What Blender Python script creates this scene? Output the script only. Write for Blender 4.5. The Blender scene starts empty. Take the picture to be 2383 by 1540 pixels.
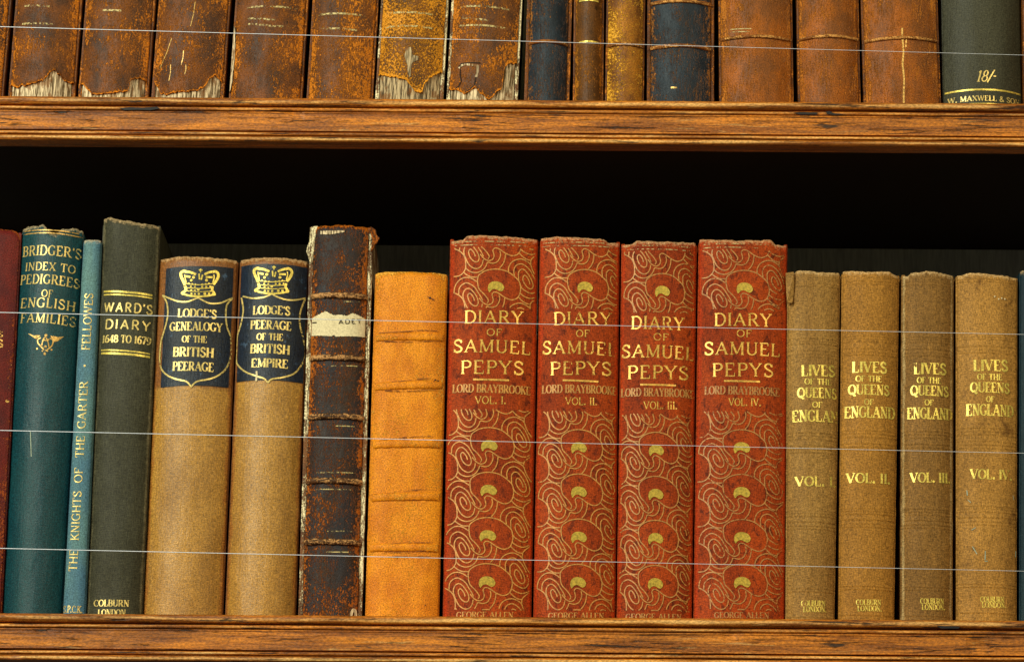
import bpy, bmesh, math, random
from mathutils import Vector, Matrix, noise as mnoise

scene = bpy.context.scene
COL = scene.collection

# ------------------------------------------------------------------ camera
QW, QH = 2382.4, 1540.0            # measuring units of the photograph
DIST = 2.0                          # metres from the camera to the row of spines
PITCH = math.radians(12.5)
ROLL = 0.0075
FQ = 3870.0 * DIST                  # focal length in measuring units
fwd = Vector((0, math.cos(PITCH), math.sin(PITCH)))
rt0 = Vector((1, 0, 0))
up0 = rt0.cross(fwd)
rt = rt0 * math.cos(ROLL) + up0 * math.sin(ROLL)
up = up0 * math.cos(ROLL) - rt0 * math.sin(ROLL)
CAM = Vector((0, -DIST, -DIST * math.tan(PITCH)))
cam_data = bpy.data.cameras.new('camera')
cam_data.sensor_width = 36.0
cam_data.lens = FQ / QW * 36.0
cam_data.clip_start = 0.01
cam_data.clip_end = 60.0
cam = bpy.data.objects.new('camera', cam_data)
mw = Matrix((rt, up, -fwd)).transposed().to_4x4()
mw.translation = CAM
cam.matrix_world = mw
COL.objects.link(cam)
scene.camera = cam

# ------------------------------------------------------------------ light
world = bpy.data.worlds.new('World')
scene.world = world
world.use_nodes = True
bg = world.node_tree.nodes['Background']
bg.inputs[0].default_value = (0.9, 0.95, 1.0, 1)
bg.inputs[1].default_value = 0.055


def area(name, loc, target, sx, sy, power, col):
    d = bpy.data.lights.new(name, 'AREA')
    d.shape = 'RECTANGLE'
    d.size, d.size_y = sx, sy
    d.energy = power
    d.color = col
    o = bpy.data.objects.new(name, d)
    o.location = loc
    o.rotation_euler = (Vector(target) - Vector(loc)).to_track_quat('-Z', 'Y').to_euler()
    COL.objects.link(o)


area('window_light', (-1.35, -1.9, 0.85), (0, 0, 0.02), 1.0, 1.3, 71, (0.97, 1.0, 0.80))
area('warm_fill_light', (1.15, -2.2, 0.85), (0.15, 0, 0), 0.8, 0.8, 24, (1.0, 0.86, 0.52))  # unseen fill lamp, added to warm the right side

scene.view_settings.view_transform = 'Standard'
scene.view_settings.look = 'None'
scene.view_settings.exposure = 0.0
scene.view_settings.gamma = 1.0
scene.view_settings.use_curve_mapping = False


# ------------------------------------------------------------------ pixel helpers
def ray(qx, qy):
    return (fwd * FQ + rt * (qx - QW / 2) + up * (QH / 2 - qy)).normalized()


def hit(qx, qy, Y):
    d = ray(qx, qy)
    return CAM + d * ((Y - CAM.y) / d.y)


def srgb(r, g, b):
    f = lambda c: (c / 255) / 12.92 if c / 255 <= 0.04045 else ((c / 255 + 0.055) / 1.055) ** 2.4
    return (f(r), f(g), f(b), 1)


# ------------------------------------------------------------------ material helpers
class Mat:
    def __init__(self, name, uv=True):
        self.m = bpy.data.materials.new(name)
        self.m.use_nodes = True
        self.t = self.m.node_tree
        self.b = self.t.nodes['Principled BSDF']
        self.out = self.t.nodes['Material Output']
        tc = self.t.nodes.new('ShaderNodeTexCoord')
        self.co = tc.outputs['UV'] if uv else tc.outputs['Object']

    def put(self, sock, v):
        if isinstance(v, bpy.types.NodeSocket):
            self.t.links.new(v, sock)
        elif isinstance(v, (tuple, list)) and sock.type == 'RGBA' and len(v) == 3:
            sock.default_value = (*v, 1)
        else:
            sock.default_value = v

    def noise(self, scale, stretch=(1, 1, 1), detail=3, rough=0.6, dist=0.0, off=(0, 0, 0)):
        mp = self.t.nodes.new('ShaderNodeMapping')
        self.put(mp.inputs[0], self.co)
        mp.inputs['Scale'].default_value = stretch
        mp.inputs['Location'].default_value = off
        n = self.t.nodes.new('ShaderNodeTexNoise')
        self.t.links.new(mp.outputs[0], n.inputs['Vector'])
        n.inputs['Scale'].default_value = scale
        n.inputs['Detail'].default_value = detail
        n.inputs['Roughness'].default_value = rough
        n.inputs['Distortion'].default_value = dist
        return n.outputs[0]

    def math(self, op, a, b=0.0, c=0.0):
        n = self.t.nodes.new('ShaderNodeMath')
        n.operation = op
        self.put(n.inputs[0], a)
        self.put(n.inputs[1], b)
        self.put(n.inputs[2], c)
        return n.outputs[0]

    def step(self, v, a, b, lo=0.0, hi=1.0):
        n = self.t.nodes.new('ShaderNodeMapRange')
        n.interpolation_type = 'SMOOTHSTEP'
        self.put(n.inputs[0], v)
        n.inputs[1].default_value = a
        n.inputs[2].default_value = b
        n.inputs[3].default_value = lo
        n.inputs[4].default_value = hi
        return n.outputs[0]

    def mix(self, f, a, b, blend='MIX'):
        n = self.t.nodes.new('ShaderNodeMix')
        n.data_type = 'RGBA'
        n.blend_type = blend
        self.put(n.inputs[0], f)
        self.put(n.inputs[6], a)
        self.put(n.inputs[7], b)
        return n.outputs[2]

    def attr(self, name):
        n = self.t.nodes.new('ShaderNodeAttribute')
        n.attribute_name = name
        return n.outputs['Fac']

    def bump(self, h, strength=0.5, dist=0.001):
        n = self.t.nodes.new('ShaderNodeBump')
        n.inputs['Strength'].default_value = strength
        n.inputs['Distance'].default_value = dist
        self.put(n.inputs['Height'], h)
        self.put(self.b.inputs['Normal'], n.outputs[0])

    def fin(self, col, rough=0.5, spec=0.4, metal=0.0):
        self.put(self.b.inputs['Base Color'], col)
        self.put(self.b.inputs['Roughness'], rough)
        self.put(self.b.inputs['Specular IOR Level'], spec)
        self.put(self.b.inputs['Metallic'], metal)
        return self.m

    def grain(self, col, lo=0.6, hi=1.4, scale=1700, stretch=(1, 1, 1)):
        g = self.noise(scale, stretch, detail=2, rough=0.7)
        f = self.step(g, 0.25, 0.75, lo, hi)
        cmb = self.t.nodes.new('ShaderNodeCombineColor')
        for i in range(3):
            self.put(cmb.inputs[i], f)
        return self.mix(1.0, col, cmb.outputs[0], 'MULTIPLY')


def leather(name, a, b, scuff, amount=0.5, stretch=(1, 0.3, 1), edge=0.5, dark=(30, 18, 8), rough=0.46, spec=0.2,
            cracks=0.0, seed=0.0, crs=260, crstr=(3.2, 0.34, 1)):
    """aged leather: two browns, rubbed specks of bare hide, rubbed joints, dark stains, surface cracks"""
    M = Mat(name)
    o = (seed, seed * 0.37, 0)
    n1 = M.noise(70, (1, 0.6, 1), 4, off=o)
    n2 = M.noise(760, stretch, 5, 0.75, 0.5, off=o)
    n3 = M.noise(1300, (1, 0.55, 1), 3, 0.7, off=o)
    col = M.mix(M.step(n1, 0.35, 0.65), srgb(*a), srgb(*b))
    st = M.noise(300, (1, 0.5, 1), 4, 0.6, 0.3, off=(seed + 3, 1, 0))
    col = M.mix(M.step(st, 0.60, 0.75, 0, 0.75), col, srgb(*dark))
    e = M.step(M.attr('edge'), 0.7, 1.0, 0, 0.13 * edge)
    tr = M.math('MULTIPLY', M.math('POWER', M.attr('tear'), 3.0), 0.2)
    s = M.math('ADD', M.math('ADD', M.math('MULTIPLY', n2, 0.62), M.math('MULTIPLY', n3, 0.38)), M.math('ADD', e, tr))
    big = M.noise(38, (1, 0.8, 1), 2, off=(seed, 9, 0))
    s = M.math('ADD', s, M.step(big, 0.3, 0.7, -0.06, 0.07))
    th = 0.69 - 0.2 * amount
    sf = M.step(s, th, th + 0.07)
    col = M.mix(sf, col, srgb(*scuff))
    h = M.math('ADD', M.math('MULTIPLY', n3, 0.5), M.math('MULTIPLY', sf, -0.6))
    if cracks:
        c = M.noise(crs, crstr, 3, 0.6, 1.2, off=(seed, 5, 0))
        cf = M.step(M.math('ABSOLUTE', M.math('SUBTRACT', c, 0.5)), 0.0, 0.022, 1, 0)
        gate = M.step(M.noise(90, (1, 0.6, 1), 3, off=(seed, 7, 0)), 0.42, 0.58)
        cf = M.math('MULTIPLY', M.math('MULTIPLY', cf, gate), cracks)
        col = M.mix(cf, col, srgb(*scuff))
        h = M.math('ADD', h, M.math('MULTIPLY', cf, -1.0))
    col = M.grain(col, 0.5, 1.5, 1250)
    M.bump(h, 0.8, 0.0007)
    return M.fin(col, M.step(n2, 0.3, 0.7, rough - 0.08, rough + 0.14), spec)


def cloth(name, a, b, rough=0.5, spec=0.3, stain=None, weave=(1, 0.16, 1), lo=0.68, hi=1.32, edge=None, seed=0.0, stain_th=0.62, head=None, fib=0.25, sts=240):
    """book cloth: woven thread noise, faded patches, rubbed joints"""
    M = Mat(name)
    n1 = M.noise(45, (1, 0.35, 1), 4, off=(seed, seed, 0))
    w1 = M.noise(2300, weave, 2, 0.6)
    w2 = M.noise(2300, (weave[1], weave[0], 1), 2, 0.6)
    col = M.mix(M.step(n1, 0.3, 0.7), srgb(*a), srgb(*b))
    if stain:
        st = M.noise(sts, (1, 0.7, 1), 4, 0.65, 0.5, off=(seed + 2, 4, 0))
        col = M.mix(M.step(st, stain_th, stain_th + 0.12, 0, 0.8), col, srgb(*stain))
    if edge:
        er = M.math('ADD', M.step(M.attr('edge'), 0.78, 0.99), M.math('MULTIPLY', M.math('SUBTRACT', M.noise(300, (1, .3, 1)), 0.5), 1.2))
        col = M.mix(M.step(er, 0.55, 1.05, 0, 0.85), col, srgb(*edge))
    if head:
        hd = M.math('ADD', M.attr('head'), M.math('MULTIPLY', M.math('SUBTRACT', M.noise(130), 0.5), 0.5))
        col = M.mix(M.step(hd, 0.3, 0.8, 0, 0.92), col, srgb(*head))
    tr = M.step(M.math('ADD', M.attr('tear'), M.math('MULTIPLY', M.math('SUBTRACT', M.noise(500), 0.5), 1.2)), 0.5, 1.0, 0, 0.45)
    col = M.mix(tr, col, srgb(225, 190, 140))
    w = M.math('MULTIPLY', M.math('ADD', w1, w2), 0.5)
    fb = M.noise(850, (1, 0.07, 1), 3, 0.65, off=(seed, 2, 0))
    fb2 = M.noise(850, (0.1, 0.9, 1), 2, 0.65, off=(seed, 6, 0))
    fbm = M.math('MULTIPLY', M.math('SUBTRACT', M.math('ADD', M.math('MULTIPLY', fb, 0.7), M.math('MULTIPLY', fb2, 0.3)), 0.5), fib * 2.6)
    f = M.math('ADD', M.step(w, 0.32, 0.68, lo, hi), fbm)
    cmb = M.t.nodes.new('ShaderNodeCombineColor')
    for i in range(3):
        M.put(cmb.inputs[i], f)
    col = M.mix(1.0, col, cmb.outputs[0], 'MULTIPLY')
    col = M.grain(col, 0.66, 1.34, 1150)
    M.bump(M.math('ADD', w, fbm), 0.6, 0.0005)
    return M.fin(col, M.step(n1, 0.3, 0.7, rough - 0.05, rough + 0.08), spec)


def gilt(name, c, worn=0.45, metal=0.35, rough=0.38, alt=None):
    """gold tooling, rubbed away in specks so the cover shows through"""
    M = Mat(name)
    n = M.noise(700, (1, 1, 1), 4, 0.7)
    g = M.noise(120, (1, 1, 1), 2)
    col = M.mix(M.step(n, 0.35, 0.65), srgb(*(alt or tuple(int(v * 0.72) for v in c))), srgb(*c))
    M.fin(col, rough, 0.5, metal)
    tr = M.t.nodes.new('ShaderNodeBsdfTransparent')
    mx = M.t.nodes.new('ShaderNodeMixShader')
    s = M.math('ADD', M.math('MULTIPLY', n, 0.6), M.math('MULTIPLY', g, 0.4))
    th = 0.62 - 0.3 * (1 - worn) * 1.0
    lo = 0.28 + 0.34 * worn
    s = M.math('SUBTRACT', s, M.math('MULTIPLY', M.math('POWER', M.attr('edge'), 4.0), 0.15))  # side fade mixes wear with painted dimming of gilt turned from the light
    M.put(mx.inputs[0], M.step(s, lo - 0.04, lo + 0.05))
    M.t.links.new(tr.outputs[0], mx.inputs[1])
    M.t.links.new(M.b.outputs[0], mx.inputs[2])
    M.t.links.new(mx.outputs[0], M.out.inputs[0])
    return M.m


def lining(name, a=(236, 212, 172), b=(92, 72, 44)):
    """bare board and spine lining: pale, fibrous, streaked up and down"""
    M = Mat(name)
    n = M.noise(620, (1.6, 0.12, 1), 3, 0.65, 0.5)
    n2 = M.noise(200, (1, 0.5, 1), 3)
    col = M.mix(M.step(n, 0.38, 0.62), srgb(*b), srgb(*a))
    col = M.mix(M.step(n2, 0.52, 0.64, 0, 0.75), col, srgb(120, 74, 30))
    M.bump(n, 0.7, 0.0008)
    return M.fin(col, 0.8, 0.2)


def wood(name, a, b, dark):
    M = Mat(name, uv=False)
    big = M.noise(9, (0.5, 6, 6), 4, 0.6, 0.8)
    g1 = M.noise(260, (0.05, 1, 1), 5, 0.68, 0.7)
    g2 = M.noise(900, (0.05, 1, 1), 3, 0.7, 0.3, off=(2, 1, 4))
    pore = M.noise(520, (0.045, 1, 1), 3, 0.75, 0.4, off=(7, 3, 1))
    col = M.mix(M.step(g1, 0.38, 0.62), srgb(*b), srgb(*a))
    col = M.mix(M.step(big, 0.40, 0.66, 0, 0.5), col, srgb(*dark))
    col = M.mix(M.step(g2, 0.5, 0.72, 0, 0.5), col, srgb(*dark))
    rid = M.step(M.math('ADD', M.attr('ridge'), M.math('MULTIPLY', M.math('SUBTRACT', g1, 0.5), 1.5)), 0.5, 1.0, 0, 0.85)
    col = M.mix(rid, col, srgb(224, 172, 100))  # pale bead tops: wear, with gloss highlights painted in
    pf = M.step(pore, 0.58, 0.65)
    col = M.mix(M.math('MULTIPLY', pf, 0.95), col, srgb(34, 17, 6))
    stain = M.noise(55, (0.35, 3, 3), 3, 0.6, 0.3, off=(5, 5, 5))
    col = M.mix(M.step(stain, 0.69, 0.73, 0, 0.9), col, srgb(22, 17, 14))
    pale_streak = M.noise(120, (0.12, 1.5, 1.5), 4, 0.7, 0.5, off=(1, 8, 2))
    col = M.mix(M.step(pale_streak, 0.60, 0.72, 0, 0.6), col, srgb(206, 166, 104))  # pale streaks along the grain, highlights put into the colour
    col = M.grain(col, 0.55, 1.45, 1200, (0.4, 1, 1))
    M.bump(M.math('SUBTRACT', M.math('ADD', g1, M.math('MULTIPLY', g2, 0.5)), pf), 0.6, 0.0007)
    return M.fin(col, M.step(g1, 0.3, 0.7, 0.42, 0.62), 0.35)


def simple(name, c, rough=0.6, spec=0.3, metal=0.0, lo=0.7, hi=1.3, scale=900, stretch=(1, 1, 1)):
    M = Mat(name, uv=False)
    col = M.mix(0.0, srgb(*c), srgb(*c))
    col = M.grain(col, lo, hi, scale, stretch)
    return M.fin(col, rough, spec, metal)


# ------------------------------------------------------------------ object helpers
def new_obj(name, verts, faces, mat, parent=None, uvs=None, attrs=None, smooth=True):
    me = bpy.data.meshes.new(name)
    me.from_pydata(verts, [], faces)
    if uvs:
        l = me.uv_layers.new(name='UVMap')
        for lp in me.loops:
            l.data[lp.index].uv = uvs[lp.vertex_index]
    for k, vals in (attrs or {}).items():
        at = me.attributes.new(k, 'FLOAT', 'POINT')
        at.data.foreach_set('value', vals)
    if smooth:
        me.polygons.foreach_set('use_smooth', [True] * len(me.polygons))
    me.materials.append(mat)
    me.update()
    o = bpy.data.objects.new(name, me)
    COL.objects.link(o)
    if parent:
        o.parent = parent
    return o


def empty(name, label, cat, group=None):
    o = bpy.data.objects.new(name, None)
    o.empty_display_size = 0.02
    o['label'] = label
    o['category'] = cat
    if group:
        o['group'] = group
    COL.objects.link(o)
    return o


def smooth_path(pts, n=6, closed=False):
    """Catmull-Rom through the points"""
    if len(pts) < 3:
        return [tuple(p) for p in pts]
    out = []
    m = len(pts)
    rng = range(m if closed else m - 1)
    for i in rng:
        if closed:
            p0, p1, p2, p3 = pts[(i - 1) % m], pts[i], pts[(i + 1) % m], pts[(i + 2) % m]
        else:
            p0, p1, p2, p3 = pts[max(i - 1, 0)], pts[i], pts[i + 1], pts[min(i + 2, m - 1)]
        for k in range(n):
            t = k / n
            out.append(tuple(0.5 * (2 * p1[j] + (p2[j] - p0[j]) * t + (2 * p0[j] - 5 * p1[j] + 4 * p2[j] - p3[j]) * t * t
                                    + (3 * p1[j] - p0[j] - 3 * p2[j] + p3[j]) * t ** 3) for j in range(2)))
    out.append(tuple(pts[0] if closed else pts[-1]))
    return out


def interp(pts, x):
    if x <= pts[0][0]:
        return pts[0][1]
    for (x0, y0), (x1, y1) in zip(pts, pts[1:]):
        if x <= x1:
            return y0 + (y1 - y0) * (x - x0) / max(x1 - x0, 1e-9)
    return pts[-1][1]


# ------------------------------------------------------------------ lettering
TK, TN = 'k', 'n'          # thick, thin


def _E(cx, cy, rx, ry, a0, a1, n=18, k=None):
    return ([(cx + rx * math.cos(math.radians(a0 + (a1 - a0) * i / n)), cy + ry * math.sin(math.radians(a0 + (a1 - a0) * i / n)))
             for i in range(n + 1)], k)


def _L(x0, y0, x1, y1, k=None):
    return ([(x0, y0), (x1, y1)], k)


def _V(x, y0=0.0, y1=1.0, k=TK, s0=True, s1=True):
    r = [([(x, y0), (x, y1)], k)]
    if s0:
        r.append(([(x - 0.13, y0), (x + 0.13, y0)], 's'))
    if s1:
        r.append(([(x - 0.13, y1), (x + 0.13, y1)], 's'))
    return r


def _S(x, y):
    return ([(x - 0.14, y), (x + 0.14, y)], 's')


GL = {
    'A': (0.84, [_L(.42, 1, .08, 0, TN), _L(.40, 1, .74, 0, TK), _L(.2, .34, .62, .34, TN), _S(.1, 0), _S(.74, 0)]),
    'B': (0.68, _V(.14) + [_L(.14, 1, .36, 1, TN), _E(.36, .76, .2, .24, 90, -90), _L(.14, .52, .36, .52, TN), _E(.38, .26, .23, .26, 90, -90), _L(.14, 0, .38, 0, TN)]),
    'C': (0.74, [_E(.42, .5, .36, .5, 48, 312), _L(.68, .96, .68, .70, 's')]),
    'D': (0.78, _V(.14) + [_L(.14, 1, .36, 1, TN), _E(.36, .5, .36, .5, 90, -90), _L(.36, 0, .14, 0, TN)]),
    'E': (0.66, _V(.14) + [_L(.14, 1, .56, 1, TN), _L(.14, .52, .44, .52, TN), _L(.14, 0, .6, 0, TN), _L(.56, 1, .56, .78, 's'), _L(.6, 0, .6, .24, 's')]),
    'F': (0.62, _V(.14) + [_L(.14, 1, .56, 1, TN), _L(.14, .52, .44, .52, TN), _L(.56, 1, .56, .78, 's')]),
    'G': (0.80, [_E(.42, .5, .36, .5, 48, 300), _L(.68, .96, .68, .72, 's')] + _V(.66, .04, .42, TK, False, True)),
    'H': (0.80, _V(.14) + _V(.66) + [_L(.14, .52, .66, .52, TN)]),
    'I': (0.30, _V(.15)),
    'K': (0.74, _V(.14) + [_L(.64, 1, .18, .42, TN), _L(.3, .56, .66, 0, TK), _S(.62, 1), _S(.64, 0)]),
    'L': (0.62, _V(.14) + [_L(.14, 0, .56, 0, TN), _L(.56, 0, .56, .26, 's')]),
    'M': (0.98, _V(.14, k=TN) + [_L(.14, 1, .48, .04, TK), _L(.48, .04, .82, 1, TN)] + _V(.84)),
    'N': (0.82, _V(.14, k=TN) + [_L(.14, 1, .68, 0, TK)] + _V(.68, k=TN, s0=False)),
    'O': (0.82, [_E(.41, .5, .35, .5, 0, 360, 28)]),
    'P': (0.64, _V(.14) + [_L(.14, 1, .36, 1, TN), _E(.36, .74, .22, .26, 90, -90), _L(.36, .48, .14, .48, TN)]),
    'Q': (0.84, [_E(.41, .5, .35, .5, 0, 360, 28), ([(.36, .18), (.5, .06), (.62, -.12), (.8, -.1)], TK)]),
    'R': (0.76, _V(.14) + [_L(.14, 1, .36, 1, TN), _E(.36, .75, .22, .25, 90, -90), _L(.36, .5, .14, .5, TN), _L(.36, .5, .66, 0, TK), _S(.68, 0)]),
    'S': (0.62, [(smooth_path([(.52, .78), (.43, .95), (.3, 1), (.15, .93), (.1, .76), (.2, .6), (.38, .48), (.52, .34), (.54, .18), (.43, .04), (.28, 0), (.14, .06), (.08, .22)], 4), 'm'),
                 _L(.53, .98, .53, .74, 's'), _L(.07, .0, .07, .26, 's')]),
    'T': (0.72, _V(.36, s1=False) + [_L(.04, 1, .68, 1, TN), _L(.04, 1, .04, .76, 's'), _L(.68, 1, .68, .76, 's')]),
    'U': (0.80, _V(.14, .3, 1, TK, False) + [_E(.4, .3, .26, .3, 180, 360)] + _V(.66, .3, 1, TN, False)),
    'V': (0.78, [_L(.06, 1, .4, 0, TK), _L(.38, 0, .7, 1, TN), _S(.08, 1), _S(.68, 1)]),
    'W': (1.10, [_L(.06, 1, .32, 0, TK), _L(.31, 0, .54, 1, TN), _L(.52, 1, .78, 0, TK), _L(.77, 0, 1.02, 1, TN), _S(.08, 1), _S(.54, 1), _S(1.0, 1)]),
    'X': (0.78, [_L(.08, 1, .68, 0, TK), _L(.68, 1, .08, 0, TN), _S(.1, 1), _S(.66, 1), _S(.1, 0), _S(.66, 0)]),
    'Y': (0.76, [_L(.06, 1, .38, .46, TK), _L(.38, .46, .68, 1, TN), _S(.08, 1), _S(.67, 1)] + _V(.38, 0, .46, TK, True, False)),
    '1': (0.40, _V(.2, s1=False) + [_L(.2, 1, .05, .84, TN)]),
    '4': (0.66, _V(.46, s1=False) + [_L(.44, 1, .06, .28, TN), _L(.06, .28, .62, .28, TN)]),
    '6': (0.62, [_E(.32, .3, .24, .3, 0, 360, 22), (smooth_path([(.52, .9), (.38, 1), (.2, .85), (.09, .55), (.08, .3)], 4), None)]),
    '7': (0.60, [_L(.06, 1, .56, 1, TN), _L(.56, 1, .24, 0, TK), _L(.06, 1, .06, .8, 's')]),
    '8': (0.62, [_E(.31, .75, .2, .25, 0, 360, 20), _E(.31, .26, .25, .26, 0, 360, 22)]),
    '9': (0.62, [_E(.31, .7, .24, .3, 0, 360, 22), (smooth_path([(.1, .1), (.24, 0), (.42, .15), (.53, .45), (.54, .7)], 4), None)]),
    '&': (0.84, [(smooth_path([(.76, .36), (.62, .12), (.4, 0), (.18, .06), (.12, .26), (.24, .44), (.44, .62), (.5, .82), (.4, .98), (.26, .94), (.24, .76), (.4, .46), (.6, .2), (.8, .0)], 4), 'm')]),
    '.': (0.26, [_E(.12, .07, .05, .05, 0, 360, 8, 'm')]),
    "'": (0.20, [_L(.12, 1.02, .09, .76, 'm')]),
    '/': (0.40, [_L(.0, -.1, .42, 1.08, 'm')]),
    '-': (0.30, [_L(.02, .5, .28, .5, 'm')]),
    ' ': (0.34, []),
}
# style: thick, thin, serif width, letter gap
STYLES = {
    'roman': (0.155, 0.085, 0.06, 0.10, True),
    'fat': (0.225, 0.08, 0.07, 0.05, True),
    'sans': (0.17, 0.155, 0.0, 0.16, False),
    'light': (0.14, 0.085, 0.055, 0.06, True),
}


class Ribbons:
    """flat gold strokes laid on a spine; every stroke sits a hair above the one before it"""

    def __init__(self, book, base=0.00022, clip=None):
        self.bk = book
        self.v, self.f, self.uv, self.ed = [], [], [], []
        self.base, self.i = base, 0
        self.clip = clip

    def off(self):
        self.i += 1
        return self.base + (self.i % 24) * 0.000007

    def stroke(self, pts, width):
        """pts in (s,t) metres, width a number or list"""
        P = []
        for a, b in zip(pts, pts[1:]):
            n = max(1, int(math.hypot(b[0] - a[0], b[1] - a[1]) / 0.0015))
            for k in range(n):
                P.append((a[0] + (b[0] - a[0]) * k / n, a[1] + (b[1] - a[1]) * k / n))
        P.append(pts[-1])
        if isinstance(width, list):
            m = len(width) - 1
            W = [width[min(m, int(round(i * m / max(1, len(P) - 1))))] for i in range(len(P))]
        else:
            W = [width] * len(P)
        off = self.off()
        prev = None
        for i, p in enumerate(P):
            a, b = P[max(i - 1, 0)], P[min(i + 1, len(P) - 1)]
            dx, dy = b[0] - a[0], b[1] - a[1]
            l = math.hypot(dx, dy) or 1e-9
            nx, ny = -dy / l, dx / l
            h = W[i] / 2
            if self.clip and not self.clip(p):
                prev = None
                continue
            k = len(self.v)
            for sg in (1, -1):
                q = (p[0] + nx * h * sg, p[1] + ny * h * sg)
                self.v.append(self.bk.surf(q[0], q[1], off))
                self.uv.append((q[0] + self.bk.uvo[0], q[1] + self.bk.uvo[1]))
                self.ed.append(min(1.0, max(2 * q[0], -1.6 * q[0]) / self.bk.ws(q[1])))
            if prev is not None:
                self.f.append((prev, prev + 1, k + 1, k))
            prev = k

    def disc(self, c, r, n=10, ry=None):
        off = self.off()
        k = len(self.v)
        for i in range(n):
            q = (c[0] + r * math.cos(6.2832 * i / n), c[1] + (ry or r) * math.sin(6.2832 * i / n))
            self.v.append(self.bk.surf(q[0], q[1], off))
            self.uv.append((q[0] + self.bk.uvo[0], q[1] + self.bk.uvo[1]))
            self.ed.append(min(1.0, max(2 * q[0], -1.6 * q[0]) / self.bk.ws(q[1])))
        self.f.append(tuple(range(k, k + n)))

    def poly(self, pts):
        off = self.off()
        k = len(self.v)
        for q in pts:
            self.v.append(self.bk.surf(q[0], q[1], off))
            self.uv.append((q[0] + self.bk.uvo[0], q[1] + self.bk.uvo[1]))
            self.ed.append(min(1.0, max(2 * q[0], -1.6 * q[0]) / self.bk.ws(q[1])))
        self.f.append(tuple(range(k, k + len(pts))))

    def text(self, s, p0, p1, h, style='roman', slant=0.0, jitter=0.0):
        """p0, p1: baseline ends in (s,t) metres; h: capital height"""
        T, t, sw, gap, serif = STYLES[style]
        adv = sum(GL[c][0] for c in s) + gap * (len(s) - 1)
        L = math.hypot(p1[0] - p0[0], p1[1] - p0[1])
        sx = L / adv
        ux, uy = (p1[0] - p0[0]) / L, (p1[1] - p0[1]) / L
        vx, vy = -uy, ux
        wscale = min(1.0, 0.35 + 0.65 * sx / h)
        x = 0.0
        for c in s:
            w, strokes = GL[c]
            for pts, k in strokes:
                if k == 's' and not serif:
                    continue
                Q = []
                for px, py in pts:
                    if k == 's' and pts[0][1] == pts[1][1]:   # serif: keep its absolute length
                        mid = (pts[0][0] + pts[1][0]) / 2
                        X = (x + mid) * sx + (px - mid) * min(h, sx * 1.3)
                    else:
                        X = (x + px) * sx
                    Y = py * h
                    X += slant * Y
                    Q.append((p0[0] + ux * X + vx * Y, p0[1] + uy * X + vy * Y))
                if k == TK:
                    wd = T * h * wscale
                elif k == TN:
                    wd = t * h
                elif k == 's':
                    wd = sw * h
                elif k == 'm':
                    wd = (T * 0.75 + t * 0.25) * h * wscale
                else:
                    wd = []
                    for i in range(len(pts)):
                        a, b = pts[max(i - 1, 0)], pts[min(i + 1, len(pts) - 1)]
                        dx, dy = b[0] - a[0], b[1] - a[1]
                        q = abs(dy) / (math.hypot(dx, dy) or 1)
                        wd.append((t + (T - t) * q ** 1.5) * h * wscale)
                self.stroke(Q, wd)
            x += w + gap

    def build(self, name, mat, label=None, parent=None):
        o = new_obj(name, self.v, self.f, mat, parent or self.bk.root, self.uv, {'edge': self.ed}, smooth=False)
        if label:
            o['label'] = label
        return o


# ------------------------------------------------------------------ books
Z_LOW = hit(1191, 1433.5, -0.047).z
Z_UP = hit(1191, 231.5, -0.047).z
BOOKS = []
_seed = [0]


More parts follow.
